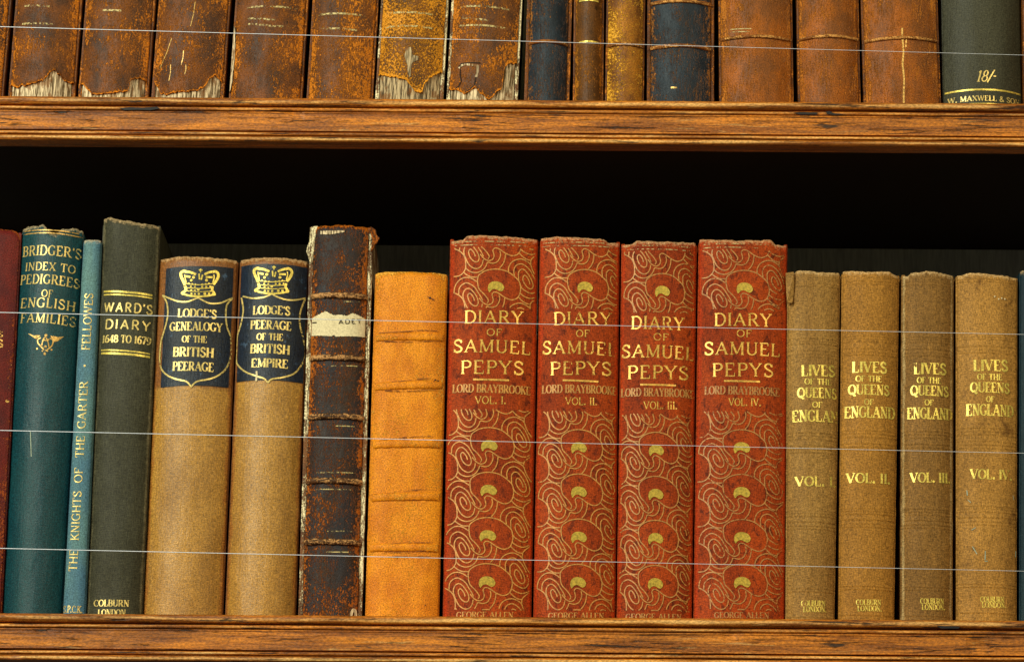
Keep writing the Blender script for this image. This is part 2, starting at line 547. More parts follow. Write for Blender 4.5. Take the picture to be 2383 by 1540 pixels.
class Book:
    def __init__(self, label, group, zs, xbl, xbr, yb, xtl, xtr, yt, bulge=0.007, p=2.0, jw=0.0011, depth=0.15, yf=0.0,
                 height=None, name='book', cat='book'):
        _seed[0] += 1
        self.rng = random.Random(_seed[0] * 77)
        self.seed = _seed[0]
        self.b, self.p, self.jw, self.depth = bulge, p, jw, depth
        Yp = yf + bulge
        bl, br, tl, tr = hit(xbl, yb, Yp), hit(xbr, yb, Yp), hit(xtl, yt, Yp), hit(xtr, yt, Yp)
        cb, ct = (bl + br) / 2, (tl + tr) / 2
        self.lean = math.atan2(ct.x - cb.x, ct.z - cb.z)
        k = (zs - cb.z) / (ct.z - cb.z)
        x0 = cb.x + (ct.x - cb.x) * k
        self.H = height or (ct.z - zs) / math.cos(self.lean)
        cl = math.cos(self.lean)
        wb, wt = (br.x - bl.x) * cl, (tr.x - tl.x) * cl
        if height:
            wt = wb = (wb + wt) / 2
            self.w0 = self.w1 = wb
        else:
            self.w0 = wb + (wt - wb) * k
            self.w1 = wt
        self.root = empty(name, label, cat, group)
        self.root.location = (x0, Yp, zs + 0.0004)
        self.root.rotation_euler = (0, self.lean, 0)
        self.M = Matrix.Translation(self.root.location) @ Matrix.Rotation(self.lean, 4, 'Y')
        self.Mi = self.M.inverted()
        self.uvo = (self.seed * 0.731, self.seed * 0.417)
        self.emboss = None
        self.headfn = None
        BOOKS.append(self)

    def w(self, t):
        return self.w0 + (self.w1 - self.w0) * t / self.H

    def ws(self, t):
        return self.w(t) - 2 * self.jw

    def prof(self, u):
        return -self.b * (1 - min(1.0, abs(u)) ** self.p)

    def surf(self, s, t, off=0.0):
        ws = self.ws(t)
        u = max(-1, min(1, 2 * s / ws))
        y = self.prof(u)
        d = self.b * self.p * abs(u) ** (self.p - 1) * (1 if u >= 0 else -1) * 2 / ws
        l = math.sqrt(1 + d * d)
        e = self.emboss(s, t) if self.emboss else 0.0
        return (max(-ws / 2, min(ws / 2, s)) + d / l * (off + e), y - (off + e) / l, t)

    def st(self, qx, qy):
        """where a point of the photograph falls on this spine"""
        s = t = 0.0
        y = -self.b
        for _ in range(6):
            P = self.Mi @ hit(qx, qy, self.root.location.y + y)
            s, t = P.x, P.z
            y = self.prof(2 * s / self.ws(t))
        return (s, t)

    def pts(self, L):
        return [self.st(*p) for p in L]

    # ---- parts
    def spine(self, mat, nt=70, ns=56, ragged=0.0006, dent=0.00025, tear=None, lip=0.0007, cut=None, topfn=None, fine=None, nick=0.0):
        """the covering of the back; tear: list of (s,t) below which it has come away"""
        rows = []
        sd = self.seed * 13.7
        v, uv, ed, tr, hdv = [], [], [], [], []
        for i in range(ns + 1):
            u = -1 + 2 * i / ns
            u = math.copysign(abs(u) ** 0.9, u)
            col = []
            s0 = u * self.ws(0) / 2
            tb = 0.0006
            if tear:
                tb = max(0.0006, interp(tear, s0) + 0.0013 * mnoise.noise((s0 * 520, sd, 0)) + 0.0009 * mnoise.noise((s0 * 1400, sd, 3)))
            top = self.H + ragged * (mnoise.noise((u * 4, sd, 1)) + 0.7 * mnoise.noise((u * 13, sd, 2)) + 0.4 * mnoise.noise((u * 31, sd, 2)))
            if topfn:
                top += topfn(u)
            for j in range(nt + 1):
                f = j / nt
                if tear or fine:
                    f = f ** 1.8 if tear else f
                t = tb + (top - tb) * f
                s = u * self.ws(t) / 2
                d = dent * (mnoise.noise((s * 120, t * 60, sd)) + 0.5 * mnoise.noise((s * 350, t * 200, sd)))
                td = 0.0
                if tear:
                    dist = t - tb
                    td = max(0.0, 1 - dist / (0.003 + 0.0018 * mnoise.noise((s0 * 400, sd, 6))))
                    d += lip * (1 + 0.9 * mnoise.noise((s0 * 300, sd, 8))) * max(0.0, 1 - dist / 0.003) ** 2 * (1 if tb > 0.0012 else 0)
                    if tb <= 0.0012:
                        td = 0
                td = max(td, max(0.0, 1 - (top - t) / 0.006))
                hdv.append(self.headfn(t, u) if self.headfn else 0.0)
                x, y, z = self.surf(s, t, d)
                if t > top - 0.0012:
                    y += (t - (top - 0.0012)) * 0.8
                v.append((x, y, z))
                uv.append((s + self.uvo[0], t + self.uvo[1]))
                ed.append(abs(u))
                tr.append(td)
                col.append(len(v) - 1)
            rows.append(col)
        f = []
        for a, b in zip(rows, rows[1:]):
            for j in range(nt):
                f.append((a[j], b[j], b[j + 1], a[j + 1]))
        # turned-in thickness at head and tail, and returns into the joints
        for idx in (0, nt):
            prev = None
            for col in rows:
                x, y, z = v[col[idx]]
                v.append((x, min(y + 0.0014, 0.0006), z))
                uv.append(uv[col[idx]])
                ed.append(ed[col[idx]])
                tr.append(tr[col[idx]])
                hdv.append(hdv[col[idx]])
                k = len(v) - 1
                if prev is not None:
                    f.append((prev[0], prev[1], k, col[idx]) if idx == 0 else (prev[0], col[idx], k, prev[1]))
                prev = (col[idx], k)
        for col, sg in ((rows[0], 1), (rows[-1], -1)):
            prev = None
            for j in col:
                x, y, z = v[j]
                v.append((x, y + 0.0007, z))
                uv.append(uv[j])
                ed.append(1.0)
                tr.append(tr[j])
                hdv.append(hdv[j])
                k = len(v) - 1
                if prev is not None:
                    f.append((prev[0], j, k, prev[1]) if sg == 1 else (prev[0], prev[1], k, j))
                prev = (j, k)
        self.sp = new_obj('spine', v, f, mat, self.root, uv, {'edge': ed, 'tear': tr, 'head': hdv})
        return self.sp

    def patch(self, name, top, bottom, mat, off=0.0003, n=24, m=14, rough=0.0, label=None, parent=None):
        """a piece lying on the spine between two curves given in (s,t)"""
        x0, x1 = max(top[0][0], bottom[0][0]), min(top[-1][0], bottom[-1][0])
        v, f, uv = [], [], []
        for i in range(n + 1):
            s = x0 + (x1 - x0) * i / n
            a, b = interp(bottom, s), interp(top, s)
            if rough:
                b += rough * mnoise.noise((s * 1500, self.seed, 4))
                a += rough * 0.5 * mnoise.noise((s * 1500, self.seed, 9))
            for j in range(m + 1):
                t = a + (b - a) * j / m
                v.append(self.surf(s, t, off))
                uv.append((s + self.uvo[0], t + self.uvo[1]))
        for i in range(n):
            for j in range(m):
                k = i * (m + 1) + j
                f.append((k, k + m + 1, k + m + 2, k + 1))
        o = new_obj(name, v, f, mat, parent or self.root, uv, {'edge': [0.0] * len(v), 'tear': [0.0] * len(v)})
        if label:
            o['label'] = label
        return o

    def boards(self, mat, th=0.0024, y0=0.0009, short=0.0, bev=0.0007):
        for sg in (-1, 1):
            bm = bmesh.new()
            vs = []
            for z, w in ((0.0, self.w0), (self.H - 0.0008 - short, self.w1)):
                for x in ((w / 2 - th) * sg, w / 2 * sg):
                    for y in (y0, self.depth):
                        vs.append(bm.verts.new((x, y, z)))
            q = [(0, 1, 3, 2), (4, 6, 7, 5), (0, 4, 5, 1), (2, 3, 7, 6), (0, 2, 6, 4), (1, 5, 7, 3)]
            for a in q:
                bm.faces.new([vs[i] for i in a])
            bmesh.ops.recalc_face_normals(bm, faces=bm.faces)
            bmesh.ops.bevel(bm, geom=list(bm.edges), offset=bev, segments=2, affect='EDGES', profile=0.6)
            # small waviness of the worn front edge
            bmesh.ops.subdivide_edges(bm, edges=[e for e in bm.edges if abs(e.verts[0].co.z - e.verts[1].co.z) > 0.05], cuts=36)
            for vv in bm.verts:
                vv.co.x += 0.00022 * mnoise.noise((vv.co.z * 160, self.seed, sg * 5))
                if vv.co.y < y0 + 0.003:
                    vv.co.y += 0.0004 * mnoise.noise((vv.co.z * 220, self.seed + 3, sg))
            me = bpy.data.meshes.new('cover_board')
            bm.to_mesh(me)
            bm.free()
            uvl = me.uv_layers.new(name='UVMap')
            for lp in me.loops:
                c = me.vertices[lp.vertex_index].co
                uvl.data[lp.index].uv = (c.x + c.y + self.uvo[0] + sg * 0.3, c.z + self.uvo[1])
            at = me.attributes.new('edge', 'FLOAT', 'POINT')
            at.data.foreach_set('value', [0.9 if vv.co.y < y0 + 0.002 else 0.3 for vv in me.vertices])
            me.materials.append(mat)
            o = bpy.data.objects.new('cover_board', me)
            o.parent = self.root
            COL.objects.link(o)

    def pages(self, mat, th=0.0024):
        w0, w1 = self.w0 / 2 - th - 0.0002, self.w1 / 2 - th - 0.0002
        y0, y1 = 0.0012, self.depth - 0.004
        z0, z1 = 0.003, self.H - 0.0035
        v = [(-w0, y0, z0), (w0, y0, z0), (w0, y1, z0), (-w0, y1, z0), (-w1, y0, z1), (w1, y0, z1), (w1, y1, z1), (-w1, y1, z1)]
        # rounded back of the text block, inside the spine
        f = [(0, 3, 2, 1), (4, 5, 6, 7), (0, 1, 5, 4), (1, 2, 6, 5), (2, 3, 7, 6), (3, 0, 4, 7)]
        new_obj('page_block', v, f, mat, self.root, smooth=False)

    def band(self, t0, mat, h=0.0028, proud=0.0016, lean=0.0, ns=40, name='raised_band', label=None, ends=0.985):
        v, f, uv, ed = [], [], [], []
        nc = 8
        for i in range(ns + 1):
            u = (-1 + 2 * i / ns) * ends
            tc = t0 + lean * u + 0.00018 * mnoise.noise((u * 6, self.seed, t0 * 100))
            k = 1 + 0.18 * mnoise.noise((u * 9, self.seed, t0 * 90))
            for j in range(nc + 1):
                a = math.pi * j / nc
                t = tc + h / 2 * k * math.cos(a) * -1
                s = u * self.ws(t) / 2
                v.append(self.surf(s, t, 0.0001 + proud * k * math.sin(a) ** 0.8 * (1 - 0.35 * abs(u) ** 6)))
                uv.append((s + self.uvo[0], t + self.uvo[1] + 0.05))
                ed.append(min(1.0, 0.55 + 0.5 * math.sin(a)))
        for i in range(ns):
            for j in range(nc):
                k = i * (nc + 1) + j
                f.append((k, k + nc + 1, k + nc + 2, k + 1))
        o = new_obj(name, v, f, mat, self.root, uv, {'edge': ed, 'tear': [0.0] * len(v)})
        if label:
            o['label'] = label
        return o

    def rule(self, q0, q1, wq, mat, name='gilt_rule'):
        R = Ribbons(self)
        R.stroke([self.st(*q0), self.st(*q1)], wq / 3870)
        return R.build(name, mat)


# ------------------------------------------------------------------ materials
M_PAGE = simple('old_paper', (196, 176, 136), 0.8, 0.2, lo=0.75, hi=1.2, scale=2500, stretch=(1, 0.05, 0.05))
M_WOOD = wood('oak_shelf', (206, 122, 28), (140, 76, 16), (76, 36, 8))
M_UNDER = simple('shaded_underside', (30, 16, 10), 0.85, 0.1)  # near-black: shade under the shelf put into the colour
M_BACK = simple('pale_back_panel', (164, 166, 146), 0.7, 0.25, lo=0.8, hi=1.2, scale=500, stretch=(1, 1, 0.1))  # pale base colour, raised so the shaded panel still shows
M_STEEL = simple('steel_wire', (236, 240, 250), 0.4, 0.6, 0.3, 0.85, 1.1)
M_LIN = lining('bare_board')
M_LIN2 = lining('dusty_lining', (196, 172, 132), (66, 52, 34))
M_BROWN = leather('rubbed_brown_calf', (116, 64, 20), (70, 44, 28), (198, 114, 22), 0.72, (1, 0.34, 1), 0.6, cracks=0.75, crs=420, crstr=(2.0, 0.5, 1), seed=1)
M_BROWN2 = leather('scuffed_brown_calf', (122, 68, 20), (78, 48, 28), (202, 118, 22), 0.83, (1, 0.4, 1), 0.5, cracks=0.8, crs=420, crstr=(2.0, 0.5, 1), seed=2.3)
M_BROWN3 = leather('pitted_brown_calf', (122, 72, 22), (80, 52, 26), (212, 138, 28), 1.02, (1, 0.8, 1), 0.4, cracks=0.6, crs=420, crstr=(1.4, 0.8, 1), seed=4.1)
M_RUSSET = leather('smooth_russet_calf', (156, 84, 16), (116, 66, 24), (186, 110, 30), 0.6, (1, 0.12, 1), 0.7, dark=(92, 46, 10), cracks=0.35, crs=420, crstr=(2.4, 0.3, 1), seed=5)
M_BLUE = leather('cracked_blue_black_morocco', (38, 48, 58), (26, 34, 42), (150, 94, 38), 0.4, (1, 0.3, 1), 0.9, dark=(16, 20, 26), cracks=0.95, seed=6.6)
M_NARROW = leather('narrow_brown_calf', (106, 64, 20), (80, 50, 22), (172, 106, 26), 0.75, (1, 0.4, 1), 0.8, seed=7.7)
M_TANMOT = leather('mottled_tan_calf', (166, 104, 24), (104, 60, 20), (222, 158, 44), 0.95, (1, 0.8, 1), 0.3, dark=(60, 34, 14), seed=8.2)
M_BANDTAN = leather('rubbed_band_hide', (146, 84, 32), (106, 60, 24), (206, 146, 76), 0.7, (0.4, 1, 1), 0.5, seed=9.4)
M_BANDDARK = leather('worn_dark_band', (92, 56, 30), (60, 40, 26), (190, 138, 84), 0.85, (0.4, 1, 1), 0.5, seed=19.4)
M_DARKCALF = leather('decayed_dark_calf', (38, 34, 38), (50, 34, 24), (172, 90, 18), 0.7, (1, 0.5, 1), 0.7, dark=(18, 24, 34), cracks=1.0, crs=330, crstr=(2.4, 0.5, 1), seed=10.8)
M_TAN = leather('orange_tan_pigskin', (226, 138, 20), (202, 114, 12), (232, 164, 60), 0.5, (1, 0.8, 1), 0.25, dark=(182, 100, 22), seed=11.5, rough=0.5)
M_MAROON = leather('maroon_half_leather', (108, 32, 26), (80, 26, 28), (164, 76, 28), 0.42, (1, 0.5, 1), 0.6, dark=(54, 24, 24), seed=12.5)
M_EDGEWORN = leather('worn_board_edge', (116, 70, 30), (76, 44, 22), (232, 216, 172), 0.85, (1, 0.14, 1), 0.4, seed=13.5)
M_BOARDBROWN = leather('board_brown_calf', (112, 62, 22), (80, 44, 18), (186, 110, 36), 0.6, (1, 0.25, 1), 0.5, seed=14.2)
M_TEAL = cloth('dark_teal_cloth', (8, 54, 62), (12, 60, 64), 0.42, 0.3, seed=1, lo=0.55, hi=1.45)
M_PALEBLUE = cloth('faded_blue_cloth', (90, 124, 122), (66, 104, 128), 0.6, 0.2, seed=2)
M_OLIVE = cloth('dark_olive_cloth', (60, 58, 42), (52, 50, 35), 0.55, 0.2, seed=3, weave=(1, 0.1, 1), edge=(104, 96, 70), lo=0.5, hi=1.5)
M_BUFF = cloth('buff_brown_cloth', (174, 126, 50), (146, 102, 38), 0.4, 0.4, seed=4, lo=0.55, hi=1.45, edge=(144, 86, 30), head=(126, 74, 28), stain=(124, 82, 30), stain_th=0.64, fib=0.32)
M_BUFFTOP = cloth('browned_cloth', (120, 70, 28), (104, 60, 26), 0.6, 0.2, seed=5)
M_LABEL = cloth('navy_black_label', (12, 24, 40), (8, 16, 28), 0.4, 0.36, weave=(0.12, 1, 1), lo=0.3, hi=2.2, seed=6, stain=(50, 70, 92), stain_th=0.6)  # lighter blue patches are sheen spots painted into the label
M_RED = cloth('brick_red_cloth', (162, 62, 14), (130, 46, 14), 0.55, 0.1, stain=(86, 30, 12), seed=7, edge=(170, 52, 12), stain_th=0.53, lo=0.5, hi=1.5)
M_Q1 = cloth('drab_brown_cloth', (156, 116, 58), (134, 96, 46), 0.5, 0.12, stain=(114, 80, 36), seed=8, lo=0.5, hi=1.5, fib=0.4)
M_Q2 = cloth('golden_brown_cloth', (162, 112, 44), (146, 100, 40), 0.52, 0.12, stain=(130, 86, 32), seed=9, lo=0.5, hi=1.5, fib=0.3)
M_Q3 = cloth('dark_drab_cloth', (138, 98, 46), (118, 84, 40), 0.52, 0.12, stain=(98, 66, 30), seed=10, edge=(176, 148, 100), lo=0.5, hi=1.5, fib=0.4)  # paler towards the side edges
M_Q4 = cloth('stained_tan_cloth', (170, 122, 56), (144, 102, 46), 0.5, 0.12, stain=(106, 70, 30), seed=11, stain_th=0.58, lo=0.5, hi=1.5, fib=0.3, sts=95)
M_GREENBLK = cloth('greenish_black_cloth', (56, 55, 42), (64, 62, 46), 0.5, 0.2, seed=12, lo=0.6, hi=1.4)
M_TEAL2 = cloth('deep_teal_cloth', (10, 38, 46), (8, 32, 42), 0.5, 0.2, seed=13)
G_PALE = gilt('pale_gilt', (238, 208, 122), 0.25)
G_BRIGHT = gilt('bright_gilt', (244, 214, 96), 0.22)
G_WORN = gilt('worn_gilt', (226, 178, 92), 0.44)
G_OLD = gilt('old_gilt_line', (206, 182, 118), 0.66, 0.1, 0.6)
G_RED = gilt('gilt_on_red', (236, 180, 78), 0.22)
G_ORN = gilt('dull_gilt_line', (192, 128, 50), 0.34, 0.15, 0.5)
G_ORNS = [gilt('dull_gilt_line', (212 - 8 * i, 144 - 6 * i, 58), 0.18 + 0.06 * i, 0.15, 0.5) for i in range(4)]
G_REDS = [gilt('gilt_on_red', (236, 184, 80), 0.2 + 0.07 * ((i * 3) % 4), 0.35) for i in range(4)]
G_BEAN = gilt('bean_gilt', (206, 172, 62), 0.16, 0.3, alt=(150, 128, 44))
M_INK = simple('brown_ink', (40, 26, 16), 0.7, 0.2)
M_SLIP = simple('yellowed_paper_slip', (222, 204, 162), 0.7, 0.25, lo=0.75, hi=1.15)
M_BLKMARK = simple('dark_stain', (48, 22, 24), 0.6, 0.3)
M_CREASE = gilt('brown_crease', (138, 76, 20), 0.56, 0.0, 0.8)
M_CHALK = simple('pale_scuff', (150, 160, 140), 0.6, 0.3)

# ------------------------------------------------------------------ bookcase
case = empty('bookcase', 'brown oak bookcase with moulded shelf edges and dark back, holding two rows of books', 'bookcase')


def shelf(ztop, zbot):
    """moulded oak shelf: beads, a flat fascia between grooves, two beads below"""
    h = ztop - zbot
    k = h / 104.0
    Y = -0.047
    pr = [(0.215, 0.0, 0.0), (-0.030, 0.0, 0.0)]

    def bead(z0, z1, pro, n=8, base=0.0, wear_shine=1.0):
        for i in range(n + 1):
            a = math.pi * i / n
            pr.append((Y + base - pro * math.sin(a) ** 0.75, -(z0 + (z1 - z0) * (1 - math.cos(a)) / 2) * k, wear_shine * math.sin(a) ** 3))

    def groove(z, wdt, dep, base=0.0):
        pr.append((Y + base, -(z - wdt / 2) * k, 0))
        pr.append((Y + base + dep, -(z - wdt / 4) * k, 0))
        pr.append((Y + base + dep, -(z + wdt / 4) * k, 0))
        pr.append((Y + base, -(z + wdt / 2) * k, 0))

    bead(0.0, 19.0, 0.003, 10, 0.0025, 0.8)
    groove(20.8, 3.6, 0.0028, 0.0022)
    bead(22.6, 31.0, 0.0012, 7, 0.0016, 0.7)
    groove(31.8, 1.6, 0.0009, 0.0014)
    bead(32.6, 37.0, 0.0005, 4, 0.0012, 0.5)
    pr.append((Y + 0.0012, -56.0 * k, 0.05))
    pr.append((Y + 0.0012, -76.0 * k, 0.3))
    groove(78.6, 4.2, 0.0032, 0.0012)
    bead(80.8, 88.5, 0.0012, 7, 0.0012, 0.8)
    groove(89.6, 2.0, 0.0011, 0.001)
    bead(90.6, 104.0, 0.0026, 9, 0.0012, 0.9)
    pr.append((Y + 0.004, -103.9 * k, 0))
    pr.append((Y + 0.015, -103.5 * k, 0))
    pr.append((Y + 0.0155, -90.0 * k, 0))
    pr.append((0.215, -90.0 * k, 0))
    nx = 260
    v, f, rd = [], [], []
    m = len(pr)
    for i in range(nx + 1):
        x = -0.46 + 0.92 * i / nx
        for (y, z, r) in pr:
            d = 0.0
            if y < 0 and z < 0:
                d = 0.00035 * mnoise.noise((x * 25, z * 300, ztop * 9)) + 0.00018 * mnoise.noise((x * 130, z * 500, ztop * 7))
                nk = mnoise.noise((x * 42, z * 180, ztop * 31 + 5))
                if nk > 0.56:
                    d += (nk - 0.56) * 0.006
            v.append((x, y + d, z))
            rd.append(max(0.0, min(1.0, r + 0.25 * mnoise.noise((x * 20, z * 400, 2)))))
    for i in range(nx):
        for j in range(m):
            a, b = i * m + j, i * m + (j + 1) % m
            f.append((a, b, b + m, a + m))
    f.append(tuple(range(m - 1, -1, -1)))
    f.append(tuple(range(nx * m, nx * m + m)))
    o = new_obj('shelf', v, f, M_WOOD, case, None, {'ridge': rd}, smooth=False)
    o.location = (0, 0, ztop)
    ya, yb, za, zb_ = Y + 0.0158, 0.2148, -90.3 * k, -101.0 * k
    u = new_obj('underside_shade', [(x, y, z) for z in (za, zb_) for x, y in ((-0.458, ya), (0.458, ya), (0.458, yb), (-0.458, yb))],
                [(0, 1, 2, 3), (4, 7, 6, 5), (0, 4, 5, 1), (2, 6, 7, 3), (0, 3, 7, 4), (1, 5, 6, 2)], M_UNDER, o, smooth=False)  # added dark slab standing for the shade under the shelf
    return o


zb = hit(1191, 334.5, -0.047).z
SH = Z_UP - zb
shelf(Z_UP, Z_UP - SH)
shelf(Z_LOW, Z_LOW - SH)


def stain(name, pts, Yf, mat, th=0.0003):
    P = [hit(x, y, Yf) for x, y in pts]
    n = len(P)
    v = [tuple(p_) for p_ in P] + [(p_.x, p_.y + th, p_.z) for p_ in P]
    f = [tuple(range(n)), tuple(range(2 * n - 1, n - 1, -1))] + [(i, i + n, (i + 1) % n + n, (i + 1) % n) for i in range(n)]
    new_obj(name, v, f, mat, case, smooth=False)


bz0, bz1 = Z_LOW - 0.06, Z_UP + 0.3
new_obj('back_panel', [(-0.46, 0.2155, bz0), (0.46, 0.2155, bz0), (0.46, 0.2155, bz1), (-0.46, 0.2155, bz1),
                       (-0.46, 0.228, bz0), (0.46, 0.228, bz0), (0.46, 0.228, bz1), (-0.46, 0.228, bz1)],
        [(0, 1, 2, 3), (4, 7, 6, 5), (0, 4, 5, 1), (3, 2, 6, 7), (0, 3, 7, 4), (1, 5, 6, 2)], M_BACK, case, smooth=False)


# ------------------------------------------------------------------ upper row
def c1(x, y):
    return (x * 0.2703, y * 0.2703)


def c2(x, y):
    return (608.4 + x * 0.2703, y * 0.2703)


GA = 'brown calf volumes on the upper shelf'
GB = 'banded leather volumes on the upper shelf'
GC = 'russet calf volumes on the upper shelf'
UPPER = []


def upper(label, group, xbl, xbr, yb, xtl, xtr, mat, bmat, bulge=0.008, jw=0.0016, h=0.2, tear=None, p=2.0, pull=0.0, lin=M_LIN, ragged=0.0005):
    B = Book(label, group, Z_UP, xbl, xbr, yb, xtl, xtr, 0, bulge=bulge, p=p, jw=jw, height=h, yf=pull)
    tr = sorted(B.pts(tear)) if tear else None
    B.spine(mat, nt=90, tear=tr, ragged=ragged, ns=72 if tear else 48)
    B.boards(bmat)
    B.pages(M_PAGE)
    if tear:
        w = B.ws(0) / 2 - 0.0006
        s = [-w + 2 * w * i / 30 for i in range(31)]
        B.patch('exposed_lining', [(x, interp(tr, x) + 0.004) for x in s], [(x, 0.0005) for x in s], lin, off=-0.0009, n=60, m=10,
                label='bare pale spine lining where the leather has torn off')
    return B


# 0: partly in the picture at the left edge
B = upper('brown leather book cut off by the left edge of the photo, upper shelf', GA, -165, 7, 222, -146, 27, M_BROWN, M_BOARDBROWN)
t1 = [c1(*p) for p in [(70, 800), (90, 745), (150, 755), (230, 735), (310, 715), (370, 690), (430, 635), (465, 610), (500, 640), (540, 690), (600, 710), (640, 700), (665, 690)]]
B = upper('brown leather book with one peaked tear at its foot, first whole book on the left', GA, 20, 172, 223, 34, 193, M_BROWN, M_BOARDBROWN, tear=t1)
for y, x0, x1 in ((15, 58, 115), (57, 52, 122)):
    B.rule((x0, y), (x1, y + 1), 4.6, G_OLD)
t2 = [c1(*p) for p in [(672, 760), (710, 720), (760, 780), (800, 815), (900, 812), (1000, 795), (1060, 790), (1105, 785), (1115, 700), (1150, 670), (1200, 680), (1250, 700), (1275, 760)]]
B = upper('brown leather book with a low torn foot rising in a square step at right', GA, 180, 345, 226, 199.5, 361, M_BROWN, M_BOARDBROWN, tear=t2)
B.rule((238, 25), (282, 26), 4.8, G_OLD)
t3 = [c1(*p) for p in [(1298, 730), (1330, 710), (1365, 760), (1390, 815), (1450, 815), (1520, 795), (1600, 790), (1700, 785), (1770, 740), (1800, 670), (1850, 655), (1900, 700), (1925, 760)]]
B = upper('brown leather book with torn foot and long pale scratches running up the spine', GA, 351, 520, 228, 369, 536.5, M_BROWN, M_BOARDBROWN, tear=t3, pull=0.001)
R = Ribbons(B)
for a, b in (((1480, 330), (1380, 590)), ((1580, 440), (1560, 560)), ((1680, 20), (1640, 230)), ((1470, 560), (1455, 700)), ((1600, 560), (1590, 640))):
    R.stroke(B.pts([c1(*a), c1((a[0] + b[0]) / 2 + 6, (a[1] + b[1]) / 2), c1(*b)]), 0.0005)
R.build('scratch', G_WORN)
B = upper('brown leather book with white board showing along its left joint and gilt lines, foot whole', GA, 532.5, 702, 230, 547, 718, M_BROWN, M_BOARDBROWN)
for y, x0, x1 in ((19, 575, 695), (44, 577, 640), (57, 578, 630), (62, 632, 692)):
    B.rule((x0, y), (x1, y + 4), 4.6, G_OLD)
sA, sB = B.st(541.5, 62), B.st(536, 215)
w = -B.ws(0.03) / 2
zlo, zhi = sB[1], sA[1]
v, f, uvv = [], [], []
for i in range(31):
    z = zlo + (zhi - zlo) * i / 30
    k = max(0.12, math.sin(math.pi * i / 30) ** 0.5) * (1 + 0.35 * mnoise.noise((i * 0.5, 3, 1)))
    for x, y in ((-B.w(z) / 2 + 0.0001, 0.0012), (-B.w(z) / 2 + 0.0004, -0.0005), (-B.w(z) / 2 + 0.0004 + 0.0018 * k, -0.0014)):
        v.append((x, y, z))
        uvv.append((x * 1.5, z))
for i in range(30):
    for j in range(2):
        k = i * 3 + j
        f.append((k, k + 1, k + 4, k + 3))
new_obj('exposed_lining', v, f, M_LIN, B.root, uvv)
B = upper('rubbed brown leather book with whole foot, just left of the book with the cross-shaped hole', GA, 712.5, 867, 231, 727, 881, M_BROWN2, M_BOARDBROWN)
for y, x0, x1 in ((36, 742, 850), (69, 745, 830)):
    B.rule((x0, y), (x1, y + 3), 4.6, G_OLD)
t6 = [c2(*p) for p in [(990, 650), (1060, 652), (1130, 665), (1200, 678), (1255, 695), (1280, 740), (1330, 795), (1380, 795), (1400, 720), (1440, 675), (1500, 640), (1560, 620)]]
B = upper('orange flecked leather book with a cross-shaped hole above a broad pale torn foot', GA, 872, 1031.4, 232, 887, 1043.6, M_BROWN3, M_EDGEWORN, tear=t6, lin=M_LIN2)
for y, x0, x1 in ((34, 895, 1010), (65, 898, 1005)):
    B.rule((x0, y), (x1, y + 2), 4.8, G_OLD)
B.patch('hole', sorted(B.pts([c2(1232, 480), c2(1250, 420), c2(1285, 408), c2(1300, 478), c2(1350, 488)])),
        sorted(B.pts([c2(1232, 490), c2(1255, 570), c2(1264, 668), c2(1280, 668), c2(1290, 560), c2(1302, 540), c2(1350, 520)])), M_LIN2, off=0.00045,
        label='cross-shaped hole showing pale lining')
t7 = [c2(*p) for p in [(1585, 745), (1640, 775), (1690, 780), (1740, 805), (1800, 780), (1830, 762), (1870, 778), (1930, 842), (1970, 852), (2020, 800), (2068, 770), (2088, 580), (2150, 545), (2205, 548)]]
B = upper('brown leather book with an arched cut and a tall pale tear at lower right', GA, 1037, 1206, 233, 1052, 1214, M_BROWN2, M_EDGEWORN, tear=t7)
for y, x0, x1 in ((17, 1073, 1185), (42, 1075, 1135), (61, 1070, 1180)):
    B.rule((x0, y), (x1, y + 7), 4.6, G_OLD)
R = Ribbons(B, 0.0004)
R.stroke(B.pts([c2(1700, 590), c2(1725, 566), c2(1760, 558), c2(1820, 562), c2(1866, 572)]), 0.0014)
R.stroke(B.pts([c2(1860, 566), c2(1858, 620), c2(1848, 668)]), 0.0014)
R.build('exposed_lining', M_LIN)
R = Ribbons(B, 0.0005)
R.stroke(B.pts([c2(1700, 582), c2(1722, 552), c2(1760, 546), c2(1885, 546)]), 0.0006)
R.stroke(B.pts([c2(1714, 600), c2(1712, 650), c2(1722, 700), c2(1700, 745), c2(1668, 772)]), 0.0006)
R.stroke(B.pts([c2(1846, 670), c2(1830, 740), c2(1780, 785), c2(1740, 805)]), 0.0006)
R.build('crack', M_INK)

# 8..11 banded leather
B = upper('narrow blue-black leather book with one raised band and brown rubbed sides', GB, 1217.5, 1326.5, 235.5, 1228, 1330, M_BLUE, M_BOARDBROWN, bulge=0.007, jw=0.0024)
B.band(B.st(1275, 97)[1], M_BANDTAN, 0.0024, 0.0014, -0.0002)
B = upper('slim brown leather book with two short gilt lines, right of the narrow blue-black one', GB, 1333, 1403.5, 236, 1335, 1406, M_NARROW, M_BOARDBROWN, bulge=0.006, jw=0.0014, pull=0.002)
for y in (4, 100):
    B.rule((1348, y), (1392, y + 1), 4.5, G_BRIGHT)
B = upper('slim mottled yellow-tan leather book, its lower half rubbed to bare hide', GB, 1407, 1498.5, 236.5, 1412, 1501, M_TANMOT, M_BOARDBROWN, bulge=0.006, jw=0.0012)
B.band(B.st(1452, 103)[1], M_BANDTAN, 0.0024, 0.0012)
B = upper('wide blue-black leather book with wavy cracks and two raised bands', GB, 1505, 1661.5, 238, 1506, 1662, M_BLUE, M_BOARDBROWN, bulge=0.008, jw=0.0024)
B.band(B.st(1583, 107)[1], M_BANDTAN, 0.0026, 0.0015)
B.band(B.st(1583, 3)[1], M_BANDTAN, 0.0026, 0.0015)
R = Ribbons(B)
R.stroke(B.pts([(1561, 205), (1575, 204)]), 0.0012)
